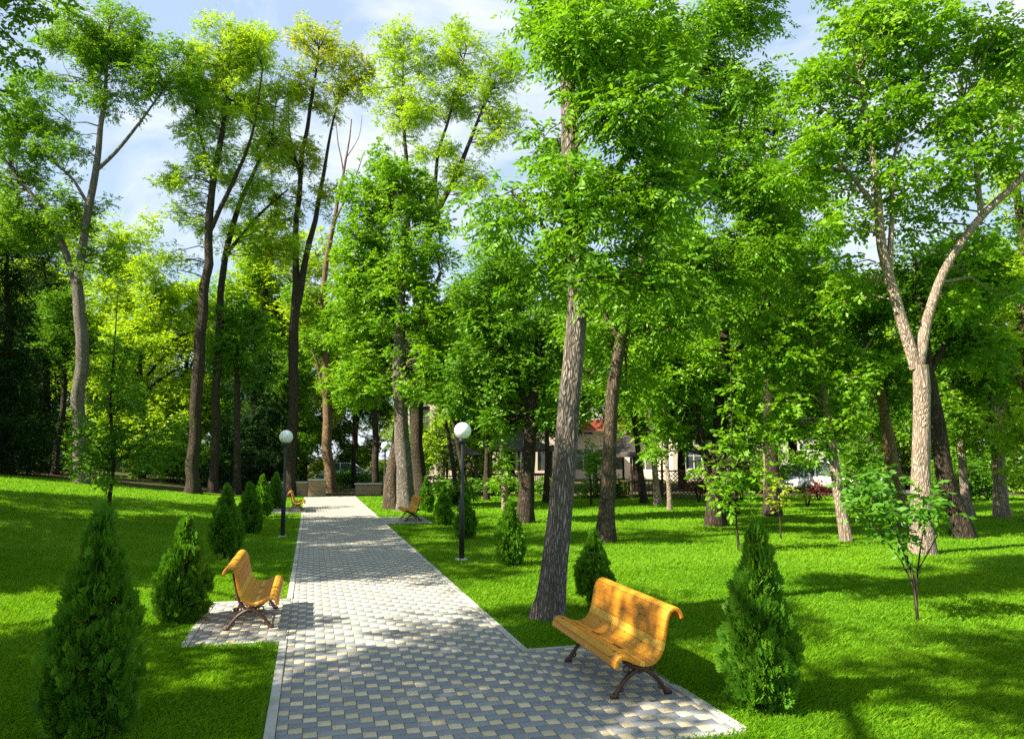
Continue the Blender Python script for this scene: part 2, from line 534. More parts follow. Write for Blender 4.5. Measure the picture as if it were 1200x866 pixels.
def build_grass():
    bands = [(3.3, 7.5, 10500, .044, .0036), (7.5, 13, 3600, .044, .0065), (13, 22, 800, .046, .013), (22, 38, 220, .055, .026)]
    P = []; H = []; W = []
    for (d0, d1, dens, h, wd) in bands:
        xm0, xm1 = -.80, .80
        area = (d1 ** 2 - d0 ** 2) / 2 * (xm1 - xm0)
        n = int(area * dens)
        d = np.sqrt(rng.uniform(d0 ** 2, d1 ** 2, n)); t = rng.uniform(xm0, xm1, n)
        p = d[:, None] * FWD[None, :2] + (t * d)[:, None] * RGT[None, :2]
        mg = np.where(rng.uniform(0, 1, n) < .25 + .25 * np.sin(p[:, 1] * 5.3) * np.sin(p[:, 1] * 1.7 + p[:, 0] * 3), -.055, -.012)
        k = ~on_paving(p[:, 0], p[:, 1], mg) & ((p[:, 0] < -.3) & (p[:, 1] < 36.5) | (p[:, 0] > 2) & (p[:, 1] + .27 * p[:, 0] < 37.5))
        # tufts: thin out by a coarse pattern
        g = np.sin(p[:, 0] * 3.1 + 1.7 * np.sin(p[:, 1] * 1.3)) * np.sin(p[:, 1] * 2.7 + 1.1 * np.sin(p[:, 0] * 2.1))
        k &= rng.uniform(0, 1, n) < .78 + .25 * g
        p = p[k]; g = g[k]
        P.append(p); H.append(h * rng.uniform(.55, 1.25, len(p)) * (1 + .22 * g)); W.append(np.full(len(p), wd) * rng.uniform(.7, 1.2, len(p)))
    P = np.concatenate(P); H = np.concatenate(H); W = np.concatenate(W)
    n = len(P); z = terrain(P[:, 0], P[:, 1]) - .012
    z = np.where((P[:, 0] > PX0 - 1.6) & (P[:, 0] < PX1 + 1.5), -.012, z)
    B = np.column_stack([P, z])
    a = rng.uniform(0, 2 * PI, n); side = np.column_stack([np.cos(a), np.sin(a), np.zeros(n)])
    ln = rng.normal(0, .36, (n, 2)) + np.array([.15, -.1]); top = np.column_stack([ln * H[:, None], H])
    V = np.stack([B - side * W[:, None] / 2, B + side * W[:, None] / 2, B + top * .6 + side * W[:, None] * .3 + np.array([0, 0, .004]), B + top * np.array([1.35, 1.35, 1.0])], 1).reshape(-1, 3)
    i = np.arange(n) * 4
    F = np.stack([i, i + 1, i + 2, i + 3], -1)
    pat = .5 + .25 * np.sin(P[:, 0] * .9 + np.sin(P[:, 1] * .6) * 2) * np.sin(P[:, 1] * .8)
    o = mesh_np('grass', V, [F], M['blade'], rnd=np.clip(rng.uniform(0, .75, n) + pat * .35, 0, 1))
    tag(o, 'short mown bright green lawn grass either side of the paved path', None, None, 'stuff')
    print('grass blades', n)


build_grass()


# ------------------------------------------------------------------ paving
def build_paving():
    a = .1
    V = []; F = []; Rn = []
    regs = [(PX0, PX1, PYS, PYE)] + PADS
    nv = 0
    jit = random.Random(3)
    for ri, (x0, x1, y0, y1) in enumerate(regs):
        j0, j1 = int(math.floor(y0 / a)), int(math.ceil(y1 / a))
        for j in range(j0, j1):
            ya, yb = max(j * a, y0), min((j + 1) * a, y1)
            if yb - ya < .012: continue
            i = int(math.floor(x0 / a)) - 2
            while i * a < x1:
                m = (i + j) % 3
                if m == 2: i += 1; continue
                w_ = 1 if m == 0 else 2
                xa, xb = max(i * a, x0), min((i + w_) * a, x1)
                i += w_
                if xb - xa < .012: continue
                g = .0022; bv = .0045
                h = .004 + jit.gauss(0, .0011)
                t = [jit.gauss(0, .0009) for _ in range(4)]
                xa2, xb2, ya2, yb2 = xa + g, xb - g, ya + g, yb - g
                V += [(xa2, ya2, -.012), (xb2, ya2, -.012), (xb2, yb2, -.012), (xa2, yb2, -.012),
                      (xa2, ya2, h - .004), (xb2, ya2, h - .004), (xb2, yb2, h - .004), (xa2, yb2, h - .004),
                      (xa2 + bv, ya2 + bv, h + t[0]), (xb2 - bv, ya2 + bv, h + t[1]), (xb2 - bv, yb2 - bv, h + t[2]), (xa2 + bv, yb2 - bv, h + t[3])]
                q = nv
                F += [(q + 8, q + 9, q + 10, q + 11)]
                for k in range(4):
                    k2 = (k + 1) % 4
                    F += [(q + 4 + k, q + 4 + k2, q + 8 + k2, q + 8 + k), (q + k, q + k2, q + 4 + k2, q + 4 + k)]
                v = jit.uniform(.505, .99) if m == 0 else min(.49, abs(jit.gauss(.2, .11)))
                Rn += [v] * 9
                nv += 12
    # bedding sand under all the joints
    q = nv; base = []
    sand = []
    for (x0, x1, y0, y1) in regs:
        V += [(x0, y0, -.003), (x1, y0, -.003), (x1, y1, -.003), (x0, y1, -.003)]
        sand.append((q, q + 1, q + 2, q + 3)); q += 4
    F += sand; Rn += [0] * len(sand)
    mi = [0] * (len(F) - len(sand)) + [1] * len(sand)
    o = mesh_np('path', np.array(V), [np.array(F)], None, rnd=Rn, mats=[M['paver'], M['sand']], midx=mi)
    tag(o, kind='structure')
    # kerb stones, one metre each, with gaps where the bench bays open
    mb = MB(); kw = .075; jit = random.Random(5)

    def kerb_y(x, ya, yb):
        y = ya
        while y < yb - .02:
            e = min(y + 1.0, yb)
            mb.box(x, x + kw, y + .003, e - .003, -.1, .012 + jit.uniform(-.003, .004)); y = e

    def kerb_x(y, xa, xb):
        x = xa
        while x < xb - .02:
            e = min(x + 1.0, xb)
            mb.box(x + .003, e - .003, y, y + .055, -.1, .010 + jit.uniform(-.003, .003)); x = e
    lp = sorted([p for p in PADS if p[1] == PX0], key=lambda p: p[2]); rp = sorted([p for p in PADS if p[0] == PX1], key=lambda p: p[2])
    y = PYS
    for p in lp:
        kerb_y(PX0 - kw - .002, y, p[2] - .058); y = p[3] + .058
        kerb_x(p[2] - .057, p[0] - .06, PX0 - .003); kerb_x(p[3] + .002, p[0] - .06, PX0 - .003)
        kerb_y(p[0] - kw - .002, p[2], p[3])
    kerb_y(PX0 - kw - .002, y, PYE)
    y = PYS
    for p in rp:
        kerb_y(PX1 + .002, y, p[2] - .058); y = p[3] + .058
        kerb_x(p[2] - .057, PX1 + .003, p[1] + .06); kerb_x(p[3] + .002, PX1 + .003, p[1] + .06)
        kerb_y(p[1] + .002, p[2], p[3])
    kerb_y(PX1 + .002, y, PYE)
    o = mb.build('kerb', M['kerb'], bevel=.006); tag(o, kind='structure')


build_paving()

# ------------------------------------------------------------------ benches
PROF = [(-.385, .635), (-.365, .672), (-.325, .698), (-.285, .702), (-.245, .685), (-.215, .65), (-.195, .605), (-.178, .555), (-.16, .505),
        (-.138, .458), (-.105, .415), (-.062, .382), (-.01, .362), (.05, .355), (.11, .361), (.17, .375), (.23, .394), (.285, .41), (.33, .414), (.365, .402), (.388, .374), (.396, .338)]


def zr(z):
    return z - .055 * min(1, max(0, (.68 - z) / .25)) if z >= .3 else z * .245 / .3


PROF = [(y * .73, zr(z)) for y, z in PROF]


def smooth_profile(pts, k=3):
    P = np.array(pts); t = np.arange(len(P)); tt = np.linspace(0, len(P) - 1, (len(P) - 1) * k + 1)
    out = []
    for u in tt:
        i = int(min(max(math.floor(u), 0), len(P) - 2)); f = u - i
        p0, p1, p2, p3 = P[max(i - 1, 0)], P[i], P[i + 1], P[min(i + 2, len(P) - 1)]
        out.append(.5 * ((2 * p1) + (-p0 + p2) * f + (2 * p0 - 5 * p1 + 4 * p2 - p3) * f * f + (-p0 + 3 * p1 - 3 * p2 + p3) * f ** 3))
    return np.array(out)


def slat_profile(prof, w_, g=.0045):
    """points along the curve: slat, groove, slat ...; returns points and the slat number of each segment (-1 = groove)"""
    d = np.linalg.norm(np.diff(prof, axis=0), axis=1); s = np.concatenate([[0], np.cumsum(d)])
    n = max(1, int(round(s[-1] / w_))); w_ = s[-1] / n
    us = []; sid = []
    for k in range(n):
        a, b = k * w_ + (g / 2 if k else 0), (k + 1) * w_ - (g / 2 if k < n - 1 else 0)
        us += list(np.linspace(a, b, 5)); sid += [k] * 4 + [-1]
    P = np.column_stack([np.interp(us, s, prof[:, c]) for c in (0, 1)])
    return P, sid[:-1]


def slab(name, prof, L, th, slits, parent, mat, slat_w, seed):
    """curved board of glued slats: profile swept along its length, slits cut right through"""
    prof, sid = slat_profile(prof, slat_w)
    us = sorted(set([-L / 2, L / 2] + [v for s in slits for v in s[:2]] + list(np.linspace(-L / 2, L / 2, 9))))
    nu, npf = len(us), len(prof)
    V = [(u, p[0], p[1]) for p in prof for u in us]
    F = []; rn = []
    rj = random.Random(seed); sl_v = [rj.choice([.25, .35, .42, .5, .55, .65, 1.0]) + rj.uniform(-.05, .05) for _ in range(40)]
    for i in range(npf - 1):
        for k in range(nu - 1):
            mid = (us[k] + us[k + 1]) / 2
            if any(s[0] <= mid <= s[1] and s[2] == sid[i] for s in slits): continue
            F.append((i * nu + k, i * nu + k + 1, (i + 1) * nu + k + 1, (i + 1) * nu + k))
            rn.append(-.12 if sid[i] < 0 else sl_v[sid[i]])
    o = mesh_np(name, np.array(V), [np.array(F)], mat, parent, smooth=True, rnd=rn)
    s = o.modifiers.new('thick', 'SOLIDIFY'); s.thickness = th; s.offset = 0
    b = o.modifiers.new('bevel', 'BEVEL'); b.width = .006; b.segments = 2; b.limit_method = 'ANGLE'; b.angle_limit = R(50)
    return o


def make_bench():
    t = empty('park_bench')
    pr = smooth_profile(PROF, 3)
    cut = 33
    slab('backrest', pr[:cut + 1], 1.52, .034, [], t, M['wood'], .075, 4)
    slab('seat', pr[cut:] , 1.52, .034, [(-.36, -.14, 2), (.12, .34, 2)], t, M['wood'], .05, 9)
    for sx in (-.54, .54):
        mb = MB()

        def curve(pts, rads, n=14, sides=8):
            P = smooth_profile([(p[0] * .73, zr(p[1])) for p in pts], 5)
            rr = np.interp(np.linspace(0, 1, len(P)), np.linspace(0, 1, len(rads)), rads)
            mb.tube([(sx, p[0], p[1]) for p in P], rr, sides)
        # front leg, rear leg, seat bearer, back arm, scrolls
        curve([(.30, .012), (.262, .06), (.20, .135), (.12, .20), (.04, .245), (-.02, .26)], [.026, .019, .017, .02, .02, .017])
        curve([(-.33, .012), (-.29, .06), (-.225, .14), (-.15, .20), (-.06, .245), (.02, .262)], [.026, .019, .017, .02, .02, .017])
        curve([(-.17, .425), (-.10, .36), (-.02, .33), (.06, .325), (.14, .335), (.24, .362), (.31, .378)], [.013, .015, .016, .016, .015, .013, .012])
        curve([(-.02, .26), (-.10, .29), (-.17, .36), (-.215, .45), (-.245, .54), (-.275, .62)], [.017, .016, .015, .014, .013, .011])
        curve([(-.01, .26), (.09, .285), (.18, .33), (.25, .362)], [.016, .015, .013, .011])
        mb.torus((sx, .0, zr(.262)), .034, .012)
        for (ty, tz, tr) in ((.055, .292, .022), (-.06, .295, .022), (.112, .262, .026), (-.125, .268, .026), (.125, .33, .017), (-.15, .395, .02), (.165, .075, .02), (-.185, .08, .02)):
            mb.torus((sx, ty, zr(tz)), tr, .008)
        mb.tube([(sx, .0, zr(.262)), (sx, .0, zr(.335))], [.018, .014], 8)
        for fy in (.222, -.245):
            mb.tube([(sx, fy - .035, .012), (sx, fy, .016), (sx, fy + .032, .01)], [.018, .028, .014], 8)
        # bolt plate under the board
        mb.box(sx - .02, sx + .02, -.03, .14, zr(.318), zr(.326))
        mb.build('leg', M['iron'], t, smooth=True)
    for sx in (-.62, .62):
        for (by, bz) in ((.243, .437), (.115, .392)):
            b_ = MB(); b_.lathe([(.0135, -.006), (.0135, .0), (.009, .005), (.002, .006)], 10)
            bo = b_.build('bolt', M['iron'], t, smooth=True); bo.location = (sx, by, zr(bz) - .008); bo.rotation_euler = (R(10), 0, 0)
    mb = MB()
    mb.tube([(-.54, -.015, zr(.262)), (0, -.015, zr(.262)), (.54, -.015, zr(.262))], [.009] * 3, 8)
    mb.build('stretcher', M['iron'], t, smooth=True)
    return t


bench = make_bench()
BG = 'yellow wooden benches along the paved path'
# (x, y, facing, label)
BENCHES = [(2.60, 6.14, R(90), 'honey coloured curved wooden bench nearest on the right, before the rough grey trunk'),
           (-.60, 9.38, R(-90), 'honey coloured curved wooden bench on the left, beside the broad dark thuja'),
           (-.46, 27.3, R(-90), 'small distant wooden bench on the left, behind the black lamp post, near a brick wall'),
           (2.98, 22.6, R(90), 'distant orange wooden bench on the right, beside the pair of thick trunks')]
for k, (x, y, rz, lb) in enumerate(BENCHES):
    b = bench if k == 0 else copy_tree(bench)
    b.location = (x, y, .006); b.rotation_euler = (0, 0, rz)
    tag(b, lb, 'bench', BG)


# ------------------------------------------------------------------ lamps
def make_lamp():
    t = empty('street_lamp')
    mb = MB(); mb.lathe([(.052, .02), (.052, 1.05), (.046, 1.07), (.034, 1.10), (.033, 2.16), (.033, 2.17)], 20)
    mb.build('pole', M['pole'], t, smooth=True)
    mb = MB(); mb.lathe([(.05, 2.16), (.085, 2.19), (.09, 2.235), (.075, 2.26), (.07, 2.262)], 24); mb.build('collar', M['pole'], t, smooth=True)
    mb = MB(); mb.lathe([(.0001 + .165 * math.sin(a), 2.41 - .165 * math.cos(a)) for a in np.linspace(.35, PI, 26)], 36); mb.build('globe', M['globe'], t, smooth=True)
    mb = MB(); mb.box(-.105, .105, -.105, .105, -.08, .008); mb.build('base_plate', M['concrete'], t, bevel=.008)
    return t


lamp = make_lamp()
LG = 'white globe lamps beside the path'
for k, (px, py, lb) in enumerate([(541, 655, 'black lamp post with white globe on the right lawn, before the rounded thujas'),
                                  (331, 628, 'black lamp post with white globe on the left lawn, beside the row of thujas'),
                                  (450, 588, 'far black lamp post, its small white globe just left of the pair of thick trunks')]):
    p, D = ground(px, py)
    l = lamp if k == 0 else copy_tree(lamp)
    l.location = (p[0], p[1], terrain(p[0], p[1])); tag(l, lb, 'lamp post', LG)


# ------------------------------------------------------------------ foliage generator
def leaves(centers, cr, nleaf, ln, wd, L, rg, droop=.25, flat=.75, upn=.6, six=False, bias=None):
    """pinnate sprays in clumps. returns verts, faces, rnd"""
    nc = len(centers)
    S = max(1, int(round(nleaf / L)))
    ci = np.repeat(np.arange(nc), S); n = len(ci)
    crs = cr[ci]
    c = centers[ci] + rg.normal(0, .36, (n, 3)) * crs[:, None] * np.array([1, 1, flat])
    d = rg.normal(0, 1, (n, 3)); d[:, 2] = d[:, 2] * .45 + .05
    out = c - centers[ci]; d += 1.2 * out / (np.linalg.norm(out, axis=1)[:, None] + 1e-6)
    d /= np.linalg.norm(d, axis=1)[:, None]
    sl_ = ln * L * .30 * rg.uniform(.75, 1.25, n)
    cl_r = rg.uniform(0, 1, nc)[ci]; sp_r = rg.uniform(0, 1, n)
    k = np.arange(L); t = (k + .6) / L
    pos = c[:, None, :] + d[:, None, :] * (sl_[:, None] * t[None])[:, :, None]
    pos[:, :, 2] -= droop * (sl_[:, None] * t[None] ** 2)
    side = np.cross(d, UP); side /= np.linalg.norm(side, axis=1)[:, None] + 1e-6
    sgn = np.where(k % 2 == 0, 1., -1.); last = (k == L - 1)
    sg = np.where(last, 0, sgn)
    ax = d[:, None, :] * np.where(last, 1.0, .5)[None, :, None] + side[:, None, :] * sg[None, :, None] * .85 + rg.normal(0, .22, (n, L, 3))
    ax[:, :, 2] -= droop * .9
    ax /= np.linalg.norm(ax, axis=2)[:, :, None]
    nn = np.cross(side, d); nn = np.where(nn[:, 2:3] < 0, -nn, nn)
    nn = (nn * upn + rg.normal(0, .45, (n, 3)))[:, None, :] + rg.normal(0, .3, (n, L, 3))
    bt = np.cross(nn, ax); bt /= np.linalg.norm(bt, axis=2)[:, :, None] + 1e-6
    nn = np.cross(ax, bt)
    s = rg.uniform(.7, 1.25, (n, L))[:, :, None]
    l_, w_ = ln * s, wd * s
    b0 = pos
    if six:
        pts = [b0, b0 + ax * l_ * .28 + bt * w_ * .42 - nn * w_ * .12, b0 + ax * l_ * .62 + bt * w_ * .40 - nn * w_ * .16, b0 + ax * l_ - nn * l_ * .12,
               b0 + ax * l_ * .62 - bt * w_ * .40 - nn * w_ * .16, b0 + ax * l_ * .28 - bt * w_ * .42 - nn * w_ * .12]
        m = 6
    else:
        pts = [b0, b0 + ax * l_ * .48 + bt * w_ * .5 - nn * w_ * .14, b0 + ax * l_ - nn * l_ * .1, b0 + ax * l_ * .48 - bt * w_ * .5 - nn * w_ * .14]
        m = 4
    V = np.stack(pts, 2).reshape(-1, 3)
    N_ = n * L
    i = np.arange(N_) * m
    if six:
        F = np.concatenate([np.stack([i, i + 1, i + 2, i + 3], -1), np.stack([i, i + 3, i + 4, i + 5], -1)])
    else:
        F = np.concatenate([np.stack([i, i + 1, i + 2], -1), np.stack([i, i + 2, i + 3], -1)])
    r = np.clip(.35 * cl_r[:, None] + .3 * sp_r[:, None] + .35 * rg.uniform(0, 1, (n, L)), 0, 1).ravel()
    return V, F, np.concatenate([r, r])


SPEC = {  # leaf length, width, leaflets, clump radius, layers, droop, bark, six
    'ash':     dict(mat='ash', ln=.092, wd=.035, L=9, cr=.38, lay=4.6, droop=.45, lai=1.35),
    'maple':   dict(mat='maple', ln=.11, wd=.07, L=7, cr=.46, lay=3.8, droop=.3, lai=1.35),
    'locust':  dict(mat='locust', ln=.09, wd=.045, L=9, cr=.46, lay=3.2, droop=.2, lai=1.0),
    'gold':    dict(mat='gold', ln=.13, wd=.06, L=7, cr=.42, lay=2.8, droop=.35, lai=1.1),
    'oak':     dict(mat='oak', ln=.115, wd=.06, L=7, cr=.45, lay=3.2, droop=.3, lai=1.2),
    'deep':    dict(mat='deep', ln=.11, wd=.06, L=7, cr=.48, lay=4.2, droop=.3, lai=1.4),
    'dark':    dict(mat='dark', ln=.22, wd=.05, L=11, cr=.5, lay=4.5, droop=.5, lai=1.4),
    'sapling': dict(mat='sapling', ln=.11, wd=.065, L=5, cr=.2, lay=1.5, droop=.3, lai=1.0),
    'yellow':  dict(mat='yellow', ln=.09, wd=.045, L=5, cr=.2, lay=1.6, droop=.3, lai=1.0),
    'red':     dict(mat='red', ln=.10, wd=.05, L=5, cr=.3, lay=2, droop=.3, lai=1.3),
    'hedge':   dict(mat='hedge', ln=.09, wd=.06, L=5, cr=.28, lay=3, droop=.1, lai=1.5),
}


def grow(root, P0, limbs, blobs, spec, bark, seed, hi=False, sides=8, six=False, frame=None, thin=1.0, lean_noise=.04):
    """limbs: list of arrays (n,4) world xyz+radius. blobs: (centre, rx, rdepth, rz[, density]). Makes trunk and crown children of root."""
    rg = np.random.default_rng(seed)
    fr_, ff_ = frame or (RGT, FWD)
    TV = []; TF = []; nv = 0
    nodes = []; nrad = []

    def addtube(P, rad, s, rip=None):
        nonlocal nv
        v, f = tube(P, rad, s, rip)
        TV.append(v - P0); TF.append(f + nv); nv += len(v)
    for li, lb in enumerate(limbs):
        lb = np.asarray(lb, float)
        seg = np.linalg.norm(np.diff(lb[:, :3], axis=0), axis=1); s = np.concatenate([[0], np.cumsum(seg)])
        n = max(4, int(s[-1] / (.06 if hi and li == 0 else .35)))
        # smooth resample
        k = 6; sm = np.column_stack([smooth_profile(lb[:, [a, b]], k) for a, b in ((0, 1), (2, 3))])
        seg = np.linalg.norm(np.diff(sm[:, :3], axis=0), axis=1); ss = np.concatenate([[0], np.cumsum(seg)])
        u = np.linspace(0, ss[-1], n)
        Q = np.column_stack([np.interp(u, ss, sm[:, c]) for c in range(4)])
        if len(Q) > 5:
            wob = np.column_stack([np.interp(u, np.linspace(0, ss[-1], max(3, int(ss[-1] / 1.1))), rg.normal(0, 1, max(3, int(ss[-1] / 1.1)))) for _ in range(2)])
            Q[:, 0] += wob[:, 0] * lean_noise * np.minimum(1, u / 1.0); Q[:, 1] += wob[:, 1] * lean_noise * np.minimum(1, u / 1.0)
        rip = None
        sd = sides
        if hi and li == 0:
            sd = 40
            a = np.arange(sd)[None, :] * 2 * PI / sd; zz = u[:, None]
            base = 1 + .05 * np.sin(3 * a + 1 + zz * .6) + .035 * np.sin(5 * a + zz * 1.3)
            fine = rg.normal(0, 1, (max(3, n // 4), sd)); idx = np.linspace(0, len(fine) - 1, n)
            fi = fine[np.floor(idx).astype(int)] * (1 - (idx % 1))[:, None] + fine[np.minimum(np.floor(idx).astype(int) + 1, len(fine) - 1)] * (idx % 1)[:, None]
            rip = base + .028 * fi + .30 * np.exp(-zz / .22) * (.55 + .5 * np.sin(5 * a + .5))
        elif li == 0:
            a = np.arange(sd)[None, :] * 2 * PI / sd; zz = u[:, None]
            rip = 1 + .05 * np.sin(2 * a + zz * .7) + .04 * rg.normal(0, 1, (n, sd)) + .45 * np.exp(-zz / .32) * (.6 + .5 * np.sin(4 * a + seed))
        if li == 0:
            Q[0, 2] -= .08
        addtube(Q[:, :3], Q[:, 3], sd, rip)
        st = max(1, int(.3 / max(ss[-1] / n, 1e-3)))
        lo = int(len(Q) * (.45 if li == 0 and len(limbs) > 1 else .35 if li == 0 else .1))
        for q in Q[lo::st]:
            nodes.append(q[:3]); nrad.append(q[3])
        nodes.append(Q[-1, :3]); nrad.append(Q[-1, 3])
    # clump centres
    cr0 = spec['cr']
    cen = []
    for bl in blobs:
        c, rx, rd, rz = bl[:4]; dens = bl[4] if len(bl) > 4 else 1.0
        n = max(2, int(dens * thin * spec['lay'] * rx * rz / cr0 ** 2 * (.6 + .4 * rd / max(rx, .1))))
        d = rg.normal(0, 1, (n, 3)); d /= np.linalg.norm(d, axis=1)[:, None]
        d *= rg.uniform(.12, 1, n)[:, None] ** .5
        cen.append(c[None, :] + fr_[None, :] * (d[:, :1] * rx) + ff_[None, :] * (d[:, 1:2] * rd) + UP[None, :] * (d[:, 2:3] * rz))
    cen = np.concatenate(cen)
    zmin = terrain(cen[:, 0], cen[:, 1]) + .25
    if frame is None: cen = cen[cen[:, 2] > zmin]
    # twigs: nearest clumps first, each joins the nearest node already grown
    nd = np.array(nodes); nr = np.array(nrad)
    cap_ = len(nd) + len(cen) * 2 + 4
    NA = np.zeros((cap_, 3)); NR = np.zeros(cap_); nn_ = len(nd); NA[:nn_] = nd; NR[:nn_] = nr
    d0 = np.min(np.linalg.norm(cen[:, None, :] - nd[None, ::2, :], axis=2), axis=1)
    for i in np.argsort(d0):
        q = cen[i]; dv = q - NA[:nn_]
        cost = np.linalg.norm(dv, axis=1) + .8 * np.clip(-dv[:, 2], 0, None) + .02 / np.maximum(NR[:nn_], .01)
        j = int(np.argmin(cost)); p = NA[j].copy(); ln = np.linalg.norm(q - p)
        if ln < .05: continue
        r0 = min(NR[j] * .62, .006 + .016 * ln); r1 = max(.004, r0 * .35)
        m1 = p + (q - p) * .35 + np.array([0, 0, .10 * ln]) + rg.normal(0, .05 * ln, 3)
        m2 = p + (q - p) * .7 + np.array([0, 0, .08 * ln]) + rg.normal(0, .05 * ln, 3)
        addtube(np.array([p, m1, m2, q]), [r0, r0 * .8, r0 * .55, r1], 5 if r0 > .02 else 4)
        NA[nn_] = m2; NR[nn_] = r0 * .55; nn_ += 1
        if ln > .8: NA[nn_] = m1; NR[nn_] = r0 * .8; nn_ += 1
    mesh_np('trunk', np.concatenate(TV), [np.concatenate(TF)], M[bark], root, smooth=True)
    crs = cr0 * rg.uniform(.65, 1.3, len(cen))
    nleaf = spec['lai'] * PI * cr0 ** 2 / (spec['ln'] * spec['wd'] * .5)
    V, F, r = leaves(cen - P0, crs, nleaf, spec['ln'], spec['wd'], spec['L'], rg, spec['droop'], six=six)
    mesh_np('crown', V, [F], M[spec['mat']], root, rnd=r)
    return len(F)


TOTAL = 0


def tree(label, species, base, limbs, blobs, bark='bark_brown', D=None, name='deciduous_tree', cat='tree', group=None, hi=False, sides=10, seed=1, six=False, thin=1.0, over=None, dmul=1.0):
    """limbs / blobs are sized on the photo: (px, py, radius m[, metres behind])"""
    global TOTAL
    if D is None:
        P0, D = ground(*base)
    else:
        P0 = at(base[0], base[1], D); P0[2] = terrain(P0[0], P0[1])
    root = empty(name, P0, 0, label, cat, group)
    LL = []
    for li, l in enumerate(limbs):
        a = [np.append(at(q[0], q[1], D + (q[3] if len(q) > 3 else 0)), q[2]) for q in l]
        if li == 0: a[0][:3] = P0
        LL.append(a)
    sc = D / FPX
    BB = []
    for b in blobs:
        dd = b[4] if len(b) > 4 else 0; de = b[5] if len(b) > 5 else 1.0
        rx, rz = b[2] * sc, b[3] * sc
        BB.append((at(b[0], b[1], D + dd), rx, max(rx, .7 * rz) * 1.1 * dmul, rz, de))
    sp = dict(SPEC[species]); sp.update(over or {})
    TOTAL += grow(root, P0, LL, BB, sp, bark, seed, hi, sides, six, None, thin)
    return root


# ------------------------------------------------------------------ trees, left side
tree('tall grey forked tree far left, its two limbs parting high above the lawn', 'oak', (95, 566),
     [[(95, 566, .30), (93, 480, .27), (95, 400, .25), (90, 335, .24)],
      [(90, 338, .19), (103, 260, .17), (114, 190, .14), (122, 110, .09), (128, 30, .04)],
      [(90, 338, .16), (68, 275, .14), (42, 235, .10), (10, 195, .06)],
      [(113, 200, .09), (150, 160, .07), (198, 98, .03)],
      [(104, 240, .08), (82, 208, .06), (58, 188, .04)]],
     [(140, 45, 40, 45), (203, 80, 36, 42), (85, 38, 42, 40), (48, 120, 38, 40), (15, 190, 40, 60), (120, 115, 26, 26), (62, 250, 45, 40), (105, 245, 30, 22, 0, .6), (25, 260, 35, 40), (165, 120, 18, 25, 0, .7), (75, 180, 34, 30, 0, .6), (160, 70, 30, 40), (115, 70, 34, 40), (30, 160, 40, 40, 0, .8), (225, 110, 20, 26, 0, .8), (115, 300, 34, 24, 0, .6)],
     'bark_grey', seed=2)
tree('tall pale green locust with the thicker of the twin leaning trunks, left of the path', 'locust', (226, 578),
     [[(226, 578, .31), (230, 480, .27), (237, 380, .24), (243, 290, .20), (250, 215, .15), (262, 150, .12), (269, 60, .04)],
      [(244, 275, .12), (272, 218, .10), (298, 150, .06), (308, 80, .03)],
      [(250, 215, .08), (236, 160, .06), (228, 105, .03)]],
     [(265, 55, 45, 38), (232, 85, 28, 38), (238, 160, 34, 36), (212, 215, 28, 34), (272, 120, 40, 40), (222, 262, 26, 25, 0, .7), (296, 60, 22, 40), (255, 100, 44, 44), (250, 200, 30, 34, 0, .8), (225, 120, 26, 40, 0, .8), (210, 300, 22, 22, 0, .6)],
     'bark_dark', seed=3)
tree('slimmer brown trunked locust tree just right of the thick twin trunk', 'locust', (250, 577),
     [[(250, 577, .22), (253, 480, .20), (258, 380, .18), (264, 300, .16), (282, 235, .12), (316, 165, .06), (325, 110, .03)],
      [(264, 300, .10), (300, 255, .07), (338, 222, .04)]],
     [(312, 180, 34, 45), (300, 110, 30, 40), (312, 238, 36, 28), (275, 225, 20, 30, 0, .6), (330, 120, 20, 40, 0, .7), (300, 60, 30, 40), (290, 280, 40, 26, 0, .8), (330, 280, 30, 26, 0, .7)],
     'bark_dark', seed=4)
tree('tall forked tree with golden seed clusters in its crown, behind the left lamp post', 'gold', (340, 581),
     [[(340, 581, .29), (343, 480, .26), (345, 380, .23), (347, 285, .16), (352, 205, .12), (364, 130, .10), (375, 55, .04)],
      [(345, 372, .18), (360, 300, .16), (372, 240, .12), (384, 175, .08), (396, 120, .04)],
      [(352, 205, .08), (340, 160, .05), (338, 110, .03)]],
     [(372, 55, 38, 32), (400, 85, 26, 26), (345, 105, 22, 36), (350, 180, 26, 36), (415, 110, 24, 16), (335, 240, 26, 28, 0, .8), (378, 235, 24, 28, 0, .7), (325, 170, 22, 40, 0, .8), (385, 120, 26, 30, 0, .8), (425, 75, 22, 26), (330, 300, 26, 26, 0, .7)],
     'bark_dark', seed=5)
tree('warm brown trunk rising behind the brick wall end, with bare dead twigs high above', 'maple', (386, 577),
     [[(386, 577, .34), (384, 500, .28), (381, 420, .22), (379, 340, .17), (390, 270, .12), (402, 200, .07), (412, 140, .03)],
      [(391, 262, .08), (408, 225, .05), (428, 178, .02)], [(402, 200, .04), (396, 165, .03), (393, 140, .015)], [(406, 185, .03), (420, 160, .02), (424, 135, .012)],
      [(384, 480, .12), (372, 430, .08), (360, 390, .04)]],
     [(372, 400, 24, 30), (400, 450, 26, 30), (360, 350, 24, 24), (396, 360, 22, 30, 0, .7)],
     'bark_warm', seed=6)
tree('thick leaning brown trunk of the close pair, its foot against the paving', 'maple', (459, 596),
     [[(456, 598, .30), (459, 560, .27), (467, 515, .25), (471, 455, .23), (462, 380, .22), (440, 300, .14), (428, 230, .07)],
      [(468, 440, .16), (440, 400, .12), (415, 370, .06)]],
     [(425, 290, 36, 55), (415, 370, 34, 50), (438, 230, 36, 40), (440, 430, 44, 45), (412, 450, 30, 30), (450, 330, 40, 50)],
     'bark_brown', seed=7, sides=14)
